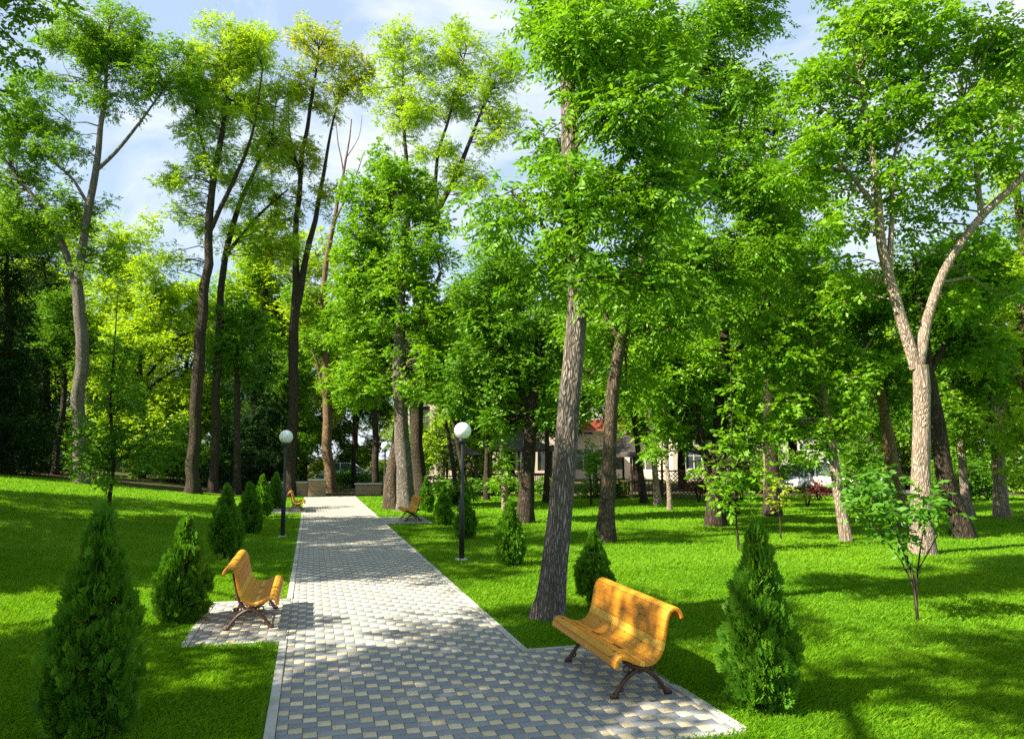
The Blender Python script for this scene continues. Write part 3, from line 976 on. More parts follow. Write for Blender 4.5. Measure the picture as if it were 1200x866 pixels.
tree('upright grey trunk of the close pair, bearing a dense bright green crown', 'maple', (477, 598),
     [[(478, 598, .31), (475, 545, .29), (471, 485, .26), (469, 410, .22), (470, 320, .17), (474, 240, .08)],
      [(470, 420, .16), (495, 370, .12), (515, 320, .06)]],
     [(470, 230, 42, 45), (492, 290, 42, 50), (505, 370, 36, 50), (470, 350, 42, 55), (488, 435, 44, 40), (455, 190, 30, 22), (520, 430, 26, 34)],
     'bark_grey', seed=8, sides=14)
tree('tall feathery pale green tree leaning right above the dense crown, against the sky', 'locust', (494, 582),
     [[(494, 582, .3), (488, 480, .28), (490, 380, .25), (503, 275, .18), (538, 195, .11), (575, 105, .04)],
      [(490, 370, .17), (478, 270, .13), (473, 160, .08), (472, 65, .03)],
      [(503, 275, .11), (512, 190, .08), (535, 110, .05), (545, 55, .025)]],
     [(472, 65, 36, 40), (478, 135, 34, 36), (540, 60, 40, 34), (588, 85, 22, 40), (510, 115, 36, 34), (575, 150, 30, 28), (520, 190, 40, 26), (548, 215, 30, 26), (500, 235, 30, 26), (505, 70, 26, 34, 0, .7), (555, 110, 36, 34), (455, 110, 24, 30, 0, .7), (600, 130, 20, 26, 0, .8)],
     'bark_dark', D=33, seed=9)
# ------------------------------------------------------------------ trees, centre and right
tree('large rough grey trunk in front of the right bench bay, leaning slightly right', 'ash', (640, 724),
     [[(640, 724, .185), (647, 690, .162), (656, 620, .150), (665, 520, .138), (672, 420, .128), (676, 330, .12), (671, 230, .108), (665, 130, .095), (662, 40, .085), (664, -60, .09), (672, -180, .05)],
      [(666, 150, .07), (700, 90, .05), (735, 20, .03)], [(674, 260, .06), (720, 200, .045), (765, 150, .025)],
      [(676, 330, .05), (640, 270, .035), (600, 225, .02)], [(675, 300, .05), (720, 300, .04), (770, 285, .02)],
      [(664, -40, .06), (610, -90, .04), (570, -150, .02)], [(664, -60, .06), (740, -120, .045), (800, -170, .02)]],
     [(705, 40, 70, 62, -.2), (645, 45, 36, 55, .9, .8), (735, 130, 62, 60, -.4), (628, 250, 52, 34, .1, .6), (600, 285, 34, 30, .2, .55), (720, 235, 66, 55, -.4), (760, 60, 50, 60, .2), (640, 175, 34, 40, .9, .6),
      (735, 320, 56, 34, -.2, .8), (640, 325, 40, 26, .4, .8), (668, 70, 40, 60, -.7, .7), (665, 190, 36, 30, -.6, .45), (690, 310, 30, 34, -.6, .5), (600, 240, 34, 30, .2, .6), (650, 15, 34, 34, 0, .8), (780, 220, 50, 60, .3), (700, -90, 120, 70, 0, .8), (620, -130, 80, 60, 0, .7), (700, -210, 90, 60, 0, .7)],
     'bark_grey', hi=True, seed=10, six=True)
tree('brown trunk behind the rough grey one, rising straight then bending right into big leafy limbs', 'ash', (709, 634),
     [[(708, 634, .19), (711, 560, .165), (716, 480, .155), (727, 405, .145), (744, 340, .135), (768, 250, .12), (793, 150, .105), (823, 70, .10), (850, 0, .08), (875, -80, .04)],
      [(744, 345, .09), (800, 300, .07), (860, 270, .03)], [(770, 245, .08), (830, 200, .06), (880, 160, .03)], [(727, 400, .08), (700, 350, .05), (690, 300, .03)], [(850, 0, .05), (890, -20, .03), (915, -30, .02)]],
     [(800, 45, 62, 55), (862, 20, 40, 36), (850, 110, 52, 48), (815, 180, 62, 58), (868, 215, 52, 50), (790, 290, 58, 50), (860, 300, 52, 44), (740, 360, 50, 40), (800, 365, 52, 36), (690, 385, 40, 34, .5, .8), (905, 265, 34, 40), (740, 450, 30, 24, 1), (690, 455, 22, 22, 1, .8), (820, -80, 90, 60, 0, .8), (900, 15, 22, 22)],
     'bark_brown', seed=11, over=dict(ln=.125, wd=.05, cr=.45), sides=14)
tree('pale barked tree forking into two long limbs, on the right lawn behind the low sapling', 'maple', (1081, 648),
     [[(1082, 648, .20), (1080, 560, .175), (1079, 480, .165), (1075, 428, .155)],
      [(1074, 432, .13), (1054, 360, .11), (1036, 290, .10), (1025, 215, .08), (1016, 150, .06), (1008, 80, .03)],
      [(1076, 430, .125), (1091, 362, .10), (1110, 312, .085), (1150, 255, .08), (1198, 208, .065), (1245, 150, .04)],
      [(1042, 315, .07), (1046, 250, .05), (1047, 185, .035), (1075, 110, .02)], [(1030, 250, .06), (1005, 215, .045), (975, 180, .025)], [(1150, 255, .06), (1140, 190, .045), (1135, 120, .025)]],
     [(1000, 50, 56, 44), (1070, 40, 56, 44), (1140, 50, 50, 48), (950, 105, 44, 40), (1030, 130, 58, 46), (1105, 130, 56, 44), (1180, 90, 42, 50), (950, 190, 44, 44), (1040, 215, 44, 34, 0, .7), (1120, 205, 44, 26), (985, 275, 40, 34, 0, .7), (1180, 165, 36, 34), (1170, 290, 36, 26, 0, .8), (1000, 200, 40, 40, .8, .8), (1085, 250, 36, 30, .8, .8), (1040, 80, 50, 40, .5), (1130, 310, 30, 26, .8, .7), (1150, 350, 40, 26, .6, .8), (1000, 330, 40, 30, .8, .8), (1060, -50, 100, 50)],
     'bark_pale', seed=12, over=dict(mat='maple', ln=.12, wd=.065), sides=14)
tree('dark slanting trunk leaning left just behind the pale forked tree', 'deep', (1130, 630),
     [[(1130, 630, .22), (1115, 570, .19), (1100, 510, .18), (1088, 440, .15), (1080, 370, .11), (1070, 300, .05)],
      [(1088, 440, .09), (1120, 380, .07), (1150, 330, .04)]],
     [(1065, 330, 40, 44), (1115, 370, 40, 46), (1150, 320, 40, 40), (1125, 300, 40, 34), (1150, 410, 36, 36)],
     'bark_dark', seed=13)
tree('slender pale trunk leaning left on the right lawn, left of the low sapling', 'maple', (992, 633),
     [[(992, 633, .13), (985, 588, .115), (978, 530, .105), (970, 470, .09), (962, 400, .06), (955, 330, .03)],
      [(970, 470, .05), (1000, 430, .04), (1020, 400, .02)]],
     [(950, 400, 46, 44), (990, 435, 38, 38), (925, 450, 40, 36), (955, 335, 46, 40), (985, 490, 30, 24), (900, 400, 34, 40), (925, 505, 34, 18, 0, .9), (960, 520, 22, 14, 0, .8)],
     'bark_pale', seed=14)
tree('leaning orange brown trunk half hidden behind the low sapling', 'deep', (1062, 618),
     [[(1062, 618, .19), (1052, 560, .17), (1042, 515, .155), (1030, 460, .12), (1015, 390, .06)]],
     [(1020, 400, 44, 40), (1040, 450, 34, 30), (990, 350, 44, 40), (1045, 350, 40, 40)],
     'bark_warm', seed=15)
tree('dark ivy clad trunk with pale cut foot in the middle of the right lawn', 'maple', (839, 616),
     [[(839, 616, .25), (838, 560, .24), (842, 500, .21), (846, 430, .18), (846, 360, .10), (842, 300, .04)],
      [(838, 570, .13), (826, 530, .12), (818, 490, .10), (800, 430, .05)], [(845, 440, .09), (875, 400, .06), (900, 370, .03)]],
     [(800, 425, 44, 40), (868, 430, 40, 36), (842, 350, 50, 40), (770, 460, 40, 34), (885, 490, 34, 30), (842, 470, 22, 50, 0, .8), (760, 410, 40, 36), (840, 570, 14, 30, 0, .6), (895, 350, 44, 44), (800, 500, 30, 22), (870, 520, 26, 20, 0, .8), (775, 520, 22, 16, 0, .8)],
     'bark_dark', seed=16)
tree('dark trunk with a grey foot, right of the sunlit thuja row and lamp post', 'deep', (615, 612),
     [[(615, 612, .26), (617, 560, .22), (623, 500, .20), (632, 430, .16), (640, 350, .08)],
      [(623, 490, .10), (600, 430, .08), (580, 380, .04)]],
     [(590, 370, 40, 44), (565, 430, 40, 34), (600, 310, 42, 38), (645, 440, 26, 34), (555, 360, 30, 36), (640, 390, 34, 36), (600, 440, 40, 30), (575, 490, 34, 18), (640, 490, 20, 16), (535, 470, 24, 22)],
     'bark_dark', seed=17)
tree('thin pale birch like trunk with a hooked top, behind the right lamp post', 'maple', (592, 588),
     [[(592, 588, .11), (590, 530, .10), (583, 485, .085), (577, 462, .05)], [(580, 470, .03), (574, 466, .025), (570, 472, .015)]],
     [(585, 560, 10, 18, 0, .6), (592, 530, 10, 12, 0, .5)],
     'bark_pale', D=27, seed=18)
tree('straight pale slender trunk between the thick pair and the right lamp post', 'maple', (486, 584),
     [[(486, 584, .12), (484, 540, .11), (483, 490, .10), (482, 430, .07), (484, 380, .03)]],
     [(505, 520, 20, 24, 0, .8), (482, 400, 24, 30, 0, .8), (520, 500, 16, 20, 0, .8)],
     'bark_pale', D=38, seed=19, over=dict(mat='locust'))
tree('sunlit white barked tree standing by the far right hedge', 'maple', (1174, 606),
     [[(1174, 606, .22), (1169, 560, .20), (1165, 500, .16), (1160, 430, .10), (1150, 360, .04)],
      [(1165, 500, .08), (1190, 450, .06), (1210, 400, .03)]],
     [(1165, 430, 44, 44), (1200, 380, 40, 44), (1195, 505, 34, 30), (1135, 500, 30, 34), (1150, 360, 40, 34), (1130, 440, 30, 34), (1190, 310, 34, 34)],
     'bark_pale', seed=20)
tree('thin white trunk leaning left between the dark slanting trunk and the hedge', 'maple', (1139, 606),
     [[(1139, 606, .13), (1130, 570, .12), (1124, 520, .10), (1118, 460, .05)]],
     [(1120, 470, 26, 30), (1105, 420, 30, 30)], 'bark_pale', seed=21)
tree('pair of thin dark stems just left of the right tree group, beyond the parked cars', 'deep', (1026, 600),
     [[(1026, 600, .10), (1025, 550, .09), (1022, 480, .07), (1015, 420, .03)]],
     [(1020, 480, 30, 34), (1005, 530, 24, 24)], 'bark_dark', D=30, seed=22)
# dark stems of the grove behind the gazebos
for k, (px, py, D, r, tx, lb, sp) in enumerate([
        (771, 592, 30, .14, 762, 'sunlit slender trunk right of the middle gazebo', 'maple'),
        (755, 592, 31, .15, 742, 'dark slim trunk leaning left beside the middle gazebo', 'deep'),
        (785, 598, 27, .09, 778, 'thin stem leaning left before the lattice screen', 'maple'),
        (664, 598, 27, .10, 668, 'thin dark stem seen just right of the rough grey trunk', 'deep'),
        (548, 590, 32, .12, 528, 'dark slanting stem in front of the cream facade', 'deep'),
        (570, 590, 33, .14, 573, 'straight dark trunk below the right globe lamp', 'deep'),
        (640, 592, 31, .13, 640, 'dark trunk half hidden behind the rough grey trunk', 'deep'),
        (860, 600, 25, .16, 852, 'dark trunk beside the red leaved shrub', 'deep'),
        (900, 600, 25, .13, 893, 'peeling pale trunk between red shrub and silver car', 'maple'),
        (535, 590, 30, .11, 520, 'tan leaning stem beside the left gazebo', 'deep'),
        (440, 577, 41, .22, 440, 'dark trunk at the far end of the path, right side', 'deep'),
        (415, 574, 46, .16, 414, 'dark trunk beyond the far end of the path', 'deep'),
        (278, 566, 36, .2, 278, 'dark low trunk among the shade right of the twin locusts', 'deep'),
        (64, 560, 36, .17, 76, 'dim dark trunk just left of the tall grey forked tree', 'deep')]):
    up = py - 150
    tree(lb, sp, (px, py), [[(px, py, r), (px + (tx - px) * .4, py - 50, r * .85), (tx, py - 110, r * .7), (tx - 2, up, r * .3)]],
         [(tx - 14, py - 150, 26, 26), (tx + 16, py - 165, 28, 26), (tx, py - 195, 30, 26), (tx + 20, py - 125, 18, 14, 0, .6)],
         'bark_pale' if sp == 'maple' else 'bark_dark', D=D, seed=40 + k, group='slender trunks of the grove behind the lawn')

tree('broad bright green tree filling the gap between the brown trunk and the pale forked tree', 'maple', (905, 606),
     [[(905, 606, .24), (903, 520, .21), (900, 420, .18), (898, 300, .13), (905, 180, .06)], [(900, 400, .1), (870, 330, .07), (860, 260, .03)], [(899, 330, .1), (935, 250, .07), (955, 180, .03)]],
     [(905, 150, 40, 46), (885, 220, 42, 44), (940, 230, 40, 50), (900, 300, 50, 44), (950, 310, 36, 40), (880, 120, 24, 34, 0, .7), (860, 310, 36, 36), (925, 370, 40, 34)],
     'bark_dark', D=24, seed=31)
tree('yellow green tree at the right edge with sunlit airy foliage', 'locust', (1215, 610),
     [[(1215, 610, .25), (1212, 500, .22), (1205, 380, .18), (1195, 260, .12), (1185, 140, .05)], [(1205, 380, .1), (1170, 330, .06), (1145, 300, .03)], [(1210, 470, .09), (1185, 430, .06), (1165, 410, .03)]],
     [(1190, 100, 34, 60), (1180, 220, 36, 44), (1210, 330, 40, 50), (1165, 320, 30, 40), (1195, 430, 40, 40), (1160, 400, 30, 34), (1205, 540, 30, 34), (1180, 490, 34, 24)],
     'bark_brown', D=22, seed=32, over=dict(ln=.12, wd=.065))
tree('pale feathery background tree rising behind the spruces at the left', 'locust', (20, 552),
     [[(20, 552, .3), (25, 450, .27), (30, 340, .2), (35, 250, .08)], [(30, 340, .12), (80, 270, .07), (110, 240, .03)], [(30, 350, .12), (-10, 280, .06)]],
     [(30, 270, 50, 36), (100, 285, 55, 40), (-20, 290, 50, 40), (150, 300, 40, 36), (60, 330, 60, 34), (170, 270, 24, 24, 0, .6)],
     'bark_dark', D=46, seed=33, over=dict(ln=.17, wd=.085, cr=.6))
tree('pale feathery background tree behind the left lamp and the gold crowned tree', 'locust', (312, 570),
     [[(312, 570, .3), (312, 450, .27), (310, 350, .2), (312, 270, .08)], [(311, 380, .12), (345, 330, .07), (380, 290, .03)]],
     [(310, 280, 40, 40), (350, 310, 40, 40), (385, 300, 26, 34), (290, 340, 40, 36), (340, 370, 44, 30), (400, 350, 24, 34)],
     'bark_dark', D=46, seed=34, over=dict(ln=.17, wd=.085, cr=.6))
tree('light green background tree rising left of the rough grey trunk', 'locust', (570, 582),
     [[(570, 582, .3), (572, 480, .25), (578, 380, .18), (580, 300, .07)], [(576, 400, .12), (550, 340, .07), (535, 320, .03)]],
     [(580, 310, 34, 36), (550, 345, 34, 34), (600, 350, 34, 40), (530, 380, 30, 30)],
     'bark_dark', D=44, seed=35, over=dict(ln=.17, wd=.085, cr=.6, mat='maple'))

# ------------------------------------------------------------------ young trees and saplings
tree('low spreading sapling with thin stems and flat leafy tiers, on the right lawn', 'sapling', (1076, 728),
     [[(1076, 728, .016), (1074, 700, .014), (1066, 660, .012), (1045, 615, .009), (1025, 580, .006)],
      [(1074, 706, .012), (1076, 660, .010), (1084, 610, .006)], [(1072, 690, .010), (1052, 650, .008), (1010, 600, .005)], [(1076, 668, .008), (1100, 625, .005)]],
     [(1030, 590, 40, 22), (1085, 600, 26, 24), (1010, 575, 24, 16), (1055, 560, 34, 18), (1070, 625, 26, 12, 0, .8), (1045, 625, 34, 10, 0, .8), (1100, 580, 14, 16)],
     'bark_dark', seed=60, name='sapling', cat='sapling', over=dict(cr=.15, lay=2.3, ln=.095, wd=.05))
tree('tall slender young tree with pale maple leaves, in the middle of the right lawn', 'sapling', (866, 645),
     [[(866, 645, .022), (862, 600, .018), (858, 530, .014), (856, 470, .01), (855, 430, .006)], [(862, 595, .01), (845, 575, .008), (835, 565, .005)], [(861, 585, .01), (880, 560, .006)]],
     [(855, 460, 10, 30, 0, .8), (852, 520, 22, 24), (838, 570, 20, 14), (882, 555, 20, 18), (866, 590, 22, 12), (850, 560, 22, 18)],
     'bark_dark', seed=61, name='sapling', cat='sapling', over=dict(mat='maple', cr=.2, ln=.14, wd=.08, lay=2.4))
tree('tiny staked yellow green sapling standing alone right of the slender maple', 'yellow', (915, 632),
     [[(915, 632, .016), (914, 605, .013), (912, 575, .008), (911, 555, .005)]],
     [(911, 575, 14, 20), (920, 590, 10, 8), (902, 560, 8, 8)], 'bark_dark', seed=62, name='sapling', cat='sapling', over=dict(cr=.14))
tree('leafy young tree on the left lawn with a thin dark stem, behind the front thuja', 'maple', (126, 603),
     [[(126, 603, .06), (128, 560, .05), (131, 480, .04), (134, 400, .02), (135, 340, .01)], [(129, 550, .02), (160, 520, .015), (185, 500, .01)], [(129, 540, .02), (105, 515, .015), (85, 505, .01)]],
     [(130, 520, 46, 22), (142, 470, 34, 26), (110, 500, 30, 18), (125, 555, 22, 14), (172, 535, 30, 18), (135, 420, 26, 28), (95, 540, 24, 14, 0, .7), (200, 500, 22, 18, 0, .7)],
     'bark_dark', seed=63, name='young_tree', cat='young tree', over=dict(cr=.28, ln=.10, wd=.055, mat='deep', lay=2.4))
tree('small round topped ornamental tree between the rough grey trunk and the brown trunk', 'sapling', (693, 592),
     [[(693, 592, .05), (693, 575, .045), (692, 550, .03), (692, 530, .015)]],
     [(692, 545, 16, 22, 0, 1.6), (690, 530, 10, 10)], 'bark_dark', seed=64, name='ornamental_tree', cat='small tree', over=dict(mat='maple', cr=.28))

# ------------------------------------------------------------------ conifers at the left edge
for k, (px, py, D, top, hw, lb) in enumerate([
        (8, 553, 33, 280, 42, 'black green spruce at the very left edge of the wood'),
        (52, 556, 37, 300, 34, 'dark spruce behind the grey forked tree, second from the left edge'),
        (-70, 553, 31, 230, 50, 'dark spruce standing out of the wood beyond the left edge'),
        (298, 566, 40, 395, 42, 'dark shadowy yew between the twin locust trunks and the left lamp')]):
    bl = []
    for i in range(7):
        f = i / 6
        bl.append((px + (8 if i % 2 else -8), py - 14 - (py - top - 20) * f, hw * (1.05 - .78 * f), (py - top) / 11, 0, 1.0))
    tree(lb, 'dark', (px, py), [[(px, py, .3), (px, (py + top) / 2, .2), (px, top + 10, .05)]], bl, 'bark_dark', D=D, seed=80 + k, name='spruce_tree' if k < 3 else 'yew_tree', cat='conifer')

# ------------------------------------------------------------------ wood in the background: three proto trees copied with their own colours


def proto(seed, species, h, spread, low, over=None, nb=15, bs=.48):
    global TOTAL
    rg = np.random.default_rng(seed)
    root = empty('background_tree')
    tr = [np.array([0, 0, 0, .24]), np.array([rg.normal(0, .15), 0, h * .3, .19]), np.array([rg.normal(0, .25), rg.normal(0, .2), h * .6, .12]), np.array([rg.normal(0, .3), 0, h * .9, .03])]
    lim = [tr]
    for k in range(6):
        a = k * 2.4 + rg.uniform(0, 1); z = h * rg.uniform(.2, .6)
        l = spread * rg.uniform(.5, .85)
        lim.append([np.array([0, 0, z, .09]), np.array([math.cos(a) * l * .5, math.sin(a) * l * .5, z + l * .4, .06]), np.array([math.cos(a) * l, math.sin(a) * l, z + l * .6, .02])])
    bl = []
    for k in range(nb):
        z = low + (h - low) * (k + .5) / nb
        prof = math.sin(PI * min(1, .18 + .82 * (z - low) / (h - low))) ** .7
        a = rg.uniform(0, 2 * PI); rr = spread * .55 * prof * rg.uniform(.5, 1.1)
        s = spread * bs * (.45 + .55 * prof)
        bl.append((np.array([math.cos(a) * rr, math.sin(a) * rr, z]), s, s, s * .62))
    sp = dict(SPEC[species]); sp.update(over or {})
    TOTAL += grow(root, np.zeros(3), lim, bl, sp, 'bark_dark', seed, False, 8, False, (np.array([1., 0, 0]), np.array([0, 1., 0])))
    return root


OV = dict(ln=.155, wd=.09, cr=.7, L=7, lay=4.0)
PR = [proto(101, 'maple', 13, 4.2, .7, OV), proto(102, 'deep', 14, 4.4, .9, OV), proto(103, 'maple', 12.5, 4.6, .4, OV), proto(104, 'maple', 13, 4.4, 3.3, OV)]
used = [False] * 4
WG = 'background trees of the wood'
# px, D, scale, proto, leaf colour, label
WOOD = [(165, 43, .98, 0, 'locust', 'bright green tree of the wood, right behind the leafy young tree on the left lawn'),
        (212, 50, 1.1, 2, 'locust', 'yellow green tree of the wood in the gap left of the twin locust trunks'),
        (110, 55, 1.15, 1, 'locust', 'mid green background tree behind the grey forked trunk'),
        (300, 47, 1.12, 1, 'maple', 'green background tree right of the twin locust trunks'),
        (355, 60, 1.25, 2, 'locust', 'pale green distant tree behind the gold crowned forked trunk'),
        (325, 43, .62, 0, 'deep', 'shaded low tree behind the left globe lamp'),
        (415, 62, 1.0, 1, 'deep', 'dark green tree closing the view above the far end of the path'),
        (250, 62, 1.2, 0, 'deep', 'dark background tree deep in the wood between the twin locust trunks'),
        (30, 58, 1.3, 2, 'deep', 'shaded background tree above the spruces at the left edge'),
        (540, 46, .95, 3, 'maple', 'bright background tree left of the right globe lamp, over the cream facade'),
        (600, 46, 1.05, 3, 'maple', 'deep green background tree above the right globe lamp'),
        (660, 46, 1.25, 3, 'maple', 'background tree behind the rough grey trunk'),
        (745, 42, .95, 3, 'maple', 'deep green background tree above the middle gazebo'),
        (800, 46, 1.15, 3, 'maple', 'background tree above the lattice screen'),
        (870, 41, .95, 3, 'deep', 'dark leafy background tree behind the slender maple sapling'),
        (930, 46, 1.2, 3, 'maple', 'background tree above the silver parked car'),
        (990, 44, .95, 3, 'maple', 'dark background tree above the white parked car'),
        (1050, 52, 1.2, 2, 'locust', 'background tree seen between the two limbs of the pale forked tree'),
        (1110, 42, .95, 1, 'maple', 'background tree right of the pale forked trunk'),
        (1165, 48, 1.05, 0, 'locust', 'yellow green background tree near the right edge'),
        (1230, 40, 1.0, 2, 'locust', 'bright background tree cut by the right edge of the wood'),
        (1290, 36, 1.1, 1, 'maple', 'background tree of the wood past the right edge'),
        (-40, 46, 1.15, 0, 'deep', 'background tree of the wood past the left edge'),
        (480, 68, 1.15, 2, 'locust', 'pale distant tree behind the pair of thick trunks')]
for k, (px, D, s, pi, mt, lb) in enumerate(WOOD):
    p = at(px, 560, D); z = float(terrain(p[0], p[1]))
    t = PR[pi] if not used[pi] else copy_tree(PR[pi])
    used[pi] = True
    t.location = (p[0], p[1], z - .05); t.rotation_euler = (0, 0, k * 2.1); t.scale = (s, s, s)
    tag(t, lb, 'tree', WG)
    for ch in t.children:
        if ch.name.startswith('crown'):
            ch.material_slots[0].link = 'OBJECT'; ch.material_slots[0].material = M[mt]

# ------------------------------------------------------------------ near tree with boughs in view; trees added off to the left for shade
tree('near tree whose leafy boughs hang into the top left corner of the sky', 'oak', (-190, 640),
     [[(-190, 640, .3), (-180, 400, .27), (-160, 150, .24), (-130, -100, .18), (-110, -300, .08)],
      [(-162, 160, .12), (-90, 60, .09), (-20, 15, .06), (50, -15, .025)], [(-90, 60, .06), (-40, 90, .04), (10, 110, .015)]],
     [(15, 5, 34, 34), (55, -20, 40, 30), (5, 55, 24, 40, 0, .7), (-60, 30, 60, 60), (-120, -80, 110, 90), (-60, -160, 130, 80), (-150, 60, 90, 80), (5, 130, 20, 22, 0, .5), (100, -70, 60, 30)],
     'bark_brown', D=12, seed=30, over=dict(ln=.11, wd=.06, cr=.36, lay=2.6))
SHP = [proto(111, 'oak', 15, 4.4, 4.5, dict(ln=.22, wd=.12, cr=.55, L=7, lay=3.0), 11, .41), proto(112, 'oak', 14, 4.2, 7.0, dict(ln=.17, wd=.09, cr=.55, L=7, lay=2.8), 10, .41)]  # added crowns, their density and gaps chosen for the shadows they cast
for k, (x, y, s, lb) in enumerate([(-9.5, 5.0, .92, 'oak leaved tree added just outside the left edge to shade the near path'),
                                   (-11.0, -1.5, 1.0, 'tall shade tree added beyond the left edge, opposite the front thuja'),
                                   (-15.0, 16.5, 1.1, 'tall tree added left of the lawn to shade the thuja row'),
                                   (-18.5, 25.0, 1.0, 'tall shade tree added at the left end of the lawn'),
                                   (-17.5, 12.5, 1.05, 'tall shade tree added in the second row left of the lawn'),
                                   (-22.0, 18.5, 1.1, 'tall shade tree added in the second row, opposite the lamp post'),
                                   (-18.0, 1.5, 1.1, 'tall shade tree added in the second row beyond the left edge'),
                                   (-11.6, 20.0, .95, 'tall tree added at the left edge to shade the middle of the path'),
                                   (-10.6, 11.6, .9, 'tall tree added left of the left bench to shade the path beyond it'),
                                   (-5.6, 1.6, 1.0, 'high crowned tree added beyond the left edge to shade the near paving')]):
    t = SHP[0] if k == 0 else SHP[1] if y == 1.6 else copy_tree(SHP[0])
    t.location = (x, y, float(terrain(x, y)) - .05); t.rotation_euler = (0, 0, k * 1.7 + .4); t.scale = (s, s, s)
    tag(t, lb, 'tree', 'trees added left of the lawn for shade')

# ------------------------------------------------------------------ thujas


def thuja_mesh(h, r, seed, n, belly=.28, tip=.0):
    rg = np.random.default_rng(seed)
    # puffs of fan shaped sprays sit on a cone; each spray leaves its puff's inner end, so dark gaps open between puffs
    nb = max(90, n // 34)
    bt_ = rg.uniform(0, 1, nb) ** 1.2
    ba = rg.uniform(0, 2 * PI, nb)
    prof = lambda t: np.where(t < belly, .80 + .20 * np.sin(PI / 2 * t / belly), (1 - np.clip((t - belly) / (1 - belly), 0, 1) ** 1.35)) * .95 + .05
    br = r * prof(bt_) * rg.uniform(.66, .98, nb)
    bc = np.column_stack([np.cos(ba) * br, np.sin(ba) * br, h * (.03 + .92 * bt_)])
    q = rg.integers(0, nb, n)
    t = bt_[q]
    off = rg.normal(0, 1, (n, 3)); off /= np.linalg.norm(off, axis=1)[:, None]
    pr_ = r * .22 * (.55 + .45 * prof(t)) * rg.uniform(.3, 1, n) ** .6
    off[:, 2] = off[:, 2] * 1.25 + .25
    o_ = np.column_stack([np.cos(ba[q]), np.sin(ba[q]), np.zeros(n)])
    base = bc[q] - o_ * r * .16 + (off + o_ * .4) * pr_[:, None]
    base[:, 2] = np.maximum(base[:, 2], .01)
    a = np.arctan2(base[:, 1], base[:, 0])
    out = off * .8 + o_ * .5; out /= np.linalg.norm(out, axis=1)[:, None]
    d = out * rg.uniform(.35, .95, n)[:, None] + UP * (rg.uniform(.5, 1.1, n) + .5 * t)[:, None] + rg.normal(0, .22, (n, 3))
    d /= np.linalg.norm(d, axis=1)[:, None]
    pn = np.cross(d, out) + rg.normal(0, .45, (n, 3))           # fan plane holds d and a tangent that varies
    sd = np.cross(pn, d); sd /= np.linalg.norm(sd, axis=1)[:, None]
    nn = np.cross(d, sd)
    L = (.07 + .075 * rg.uniform(0, 1, n) ** 1.5) * (h / 1.4) ** .5
    V = []; K = 7
    offs = [(0, 0, 1.0), (.15, 1, .62), (.15, -1, .62), (.38, 1, .52), (.38, -1, .52), (.6, 1, .38), (.6, -1, .38)]
    for (s, sg, l) in offs:
        ax = d * (1.0 if sg == 0 else .8) + sd * (.0 if sg == 0 else sg * .62) + nn * rg.normal(0, .14, n)[:, None]
        p0 = base + d * (L * s)[:, None]
        ll = (L * l)[:, None]; bt = np.cross(nn, ax); bt /= np.linalg.norm(bt, axis=1)[:, None]
        w_ = (L * .085)[:, None]
        V.append(np.stack([p0 - bt * w_ * .5, p0 + ax * ll * .55 - bt * w_, p0 + ax * ll, p0 + ax * ll * .55 + bt * w_], 1))
    V = np.stack(V, 1).reshape(-1, 3)
    i = np.arange(n * K) * 4
    F = np.stack([i, i + 1, i + 2, i + 3], -1)
    pt = rg.uniform(0, 1, nb)[q]
    r_ = np.clip(.45 * rg.uniform(0, 1, n) + .25 * pt + .2 * rg.uniform(0, 1, n), 0, 1)
    return V, F, np.repeat(r_, K)


def make_thuja(h, r, seed, n, **kw):
    t = empty('thuja_shrub')
    mb = MB(); mb.tube([(0, 0, -.05), (.01, 0, h * .4), (0, .01, h * .93)], [.035, .025, .006], 8)
    rg = random.Random(seed)
    for k in range(40):                                             # side branches inside the foliage
        a = rg.uniform(0, 6.28); z = h * rg.uniform(.04, .8); l = r * .7 * (1 - z / h * .8)
        mb.tube([(0, 0, z), (math.cos(a) * l * .5, math.sin(a) * l * .5, z + l * .35), (math.cos(a) * l, math.sin(a) * l, z + l * .9)], [.008, .006, .003], 4)
    mb.build('stem', M['bark_dark'], t, smooth=True)
    V, F, rn = thuja_mesh(h, r, seed, n, **kw)
    mesh_np('foliage', V, [F], M['thuja'], t, rnd=rn)
    return t


TH = [make_thuja(1.4, .36, 3, 5200), make_thuja(1.25, .40, 8, 4200, belly=.34), make_thuja(1.5, .40, 5, 5600)]
tu = [False] * 3
TG = 'thuja shrubs planted along the path'
# px, py of the foot, top py, half width px, proto, label
THU = [(893, 828, 612, 47, 0, 'pointed dark green thuja at the front right, beside the nearest bench'),
       (104, 858, 600, 58, 2, 'largest front thuja at lower left, sunlit yellow green low on one side'),
       (213, 727, 606, 35, 1, 'broad dark thuja behind the left bench, second of the left row'),
       (263, 655, 568, 22, 1, 'third thuja of the left row, beyond the left bench'),
       (291, 625, 563, 17, 0, 'fourth thuja of the left row, left of the black lamp post'),
       (306, 606, 556, 14, 1, 'fifth thuja of the left row, half hidden by the fourth'),
       (322, 596, 552, 12, 0, 'last small thuja of the left row, behind the lamp post'),
       (597, 662, 586, 21, 2, 'round topped thuja right of the lamp post, with a sunlit yellow green crown'),
       (697, 712, 622, 26, 1, 'dark thuja just behind the right bench and the rough grey trunk'),
       (545, 631, 578, 15, 1, 'thuja right behind the right lamp post'),
       (520, 615, 568, 12, 0, 'slim dark thuja between the distant orange bench and the right lamp post'),
       (499, 600, 558, 10, 1, 'farthest small dark thuja, beyond the distant orange bench')]
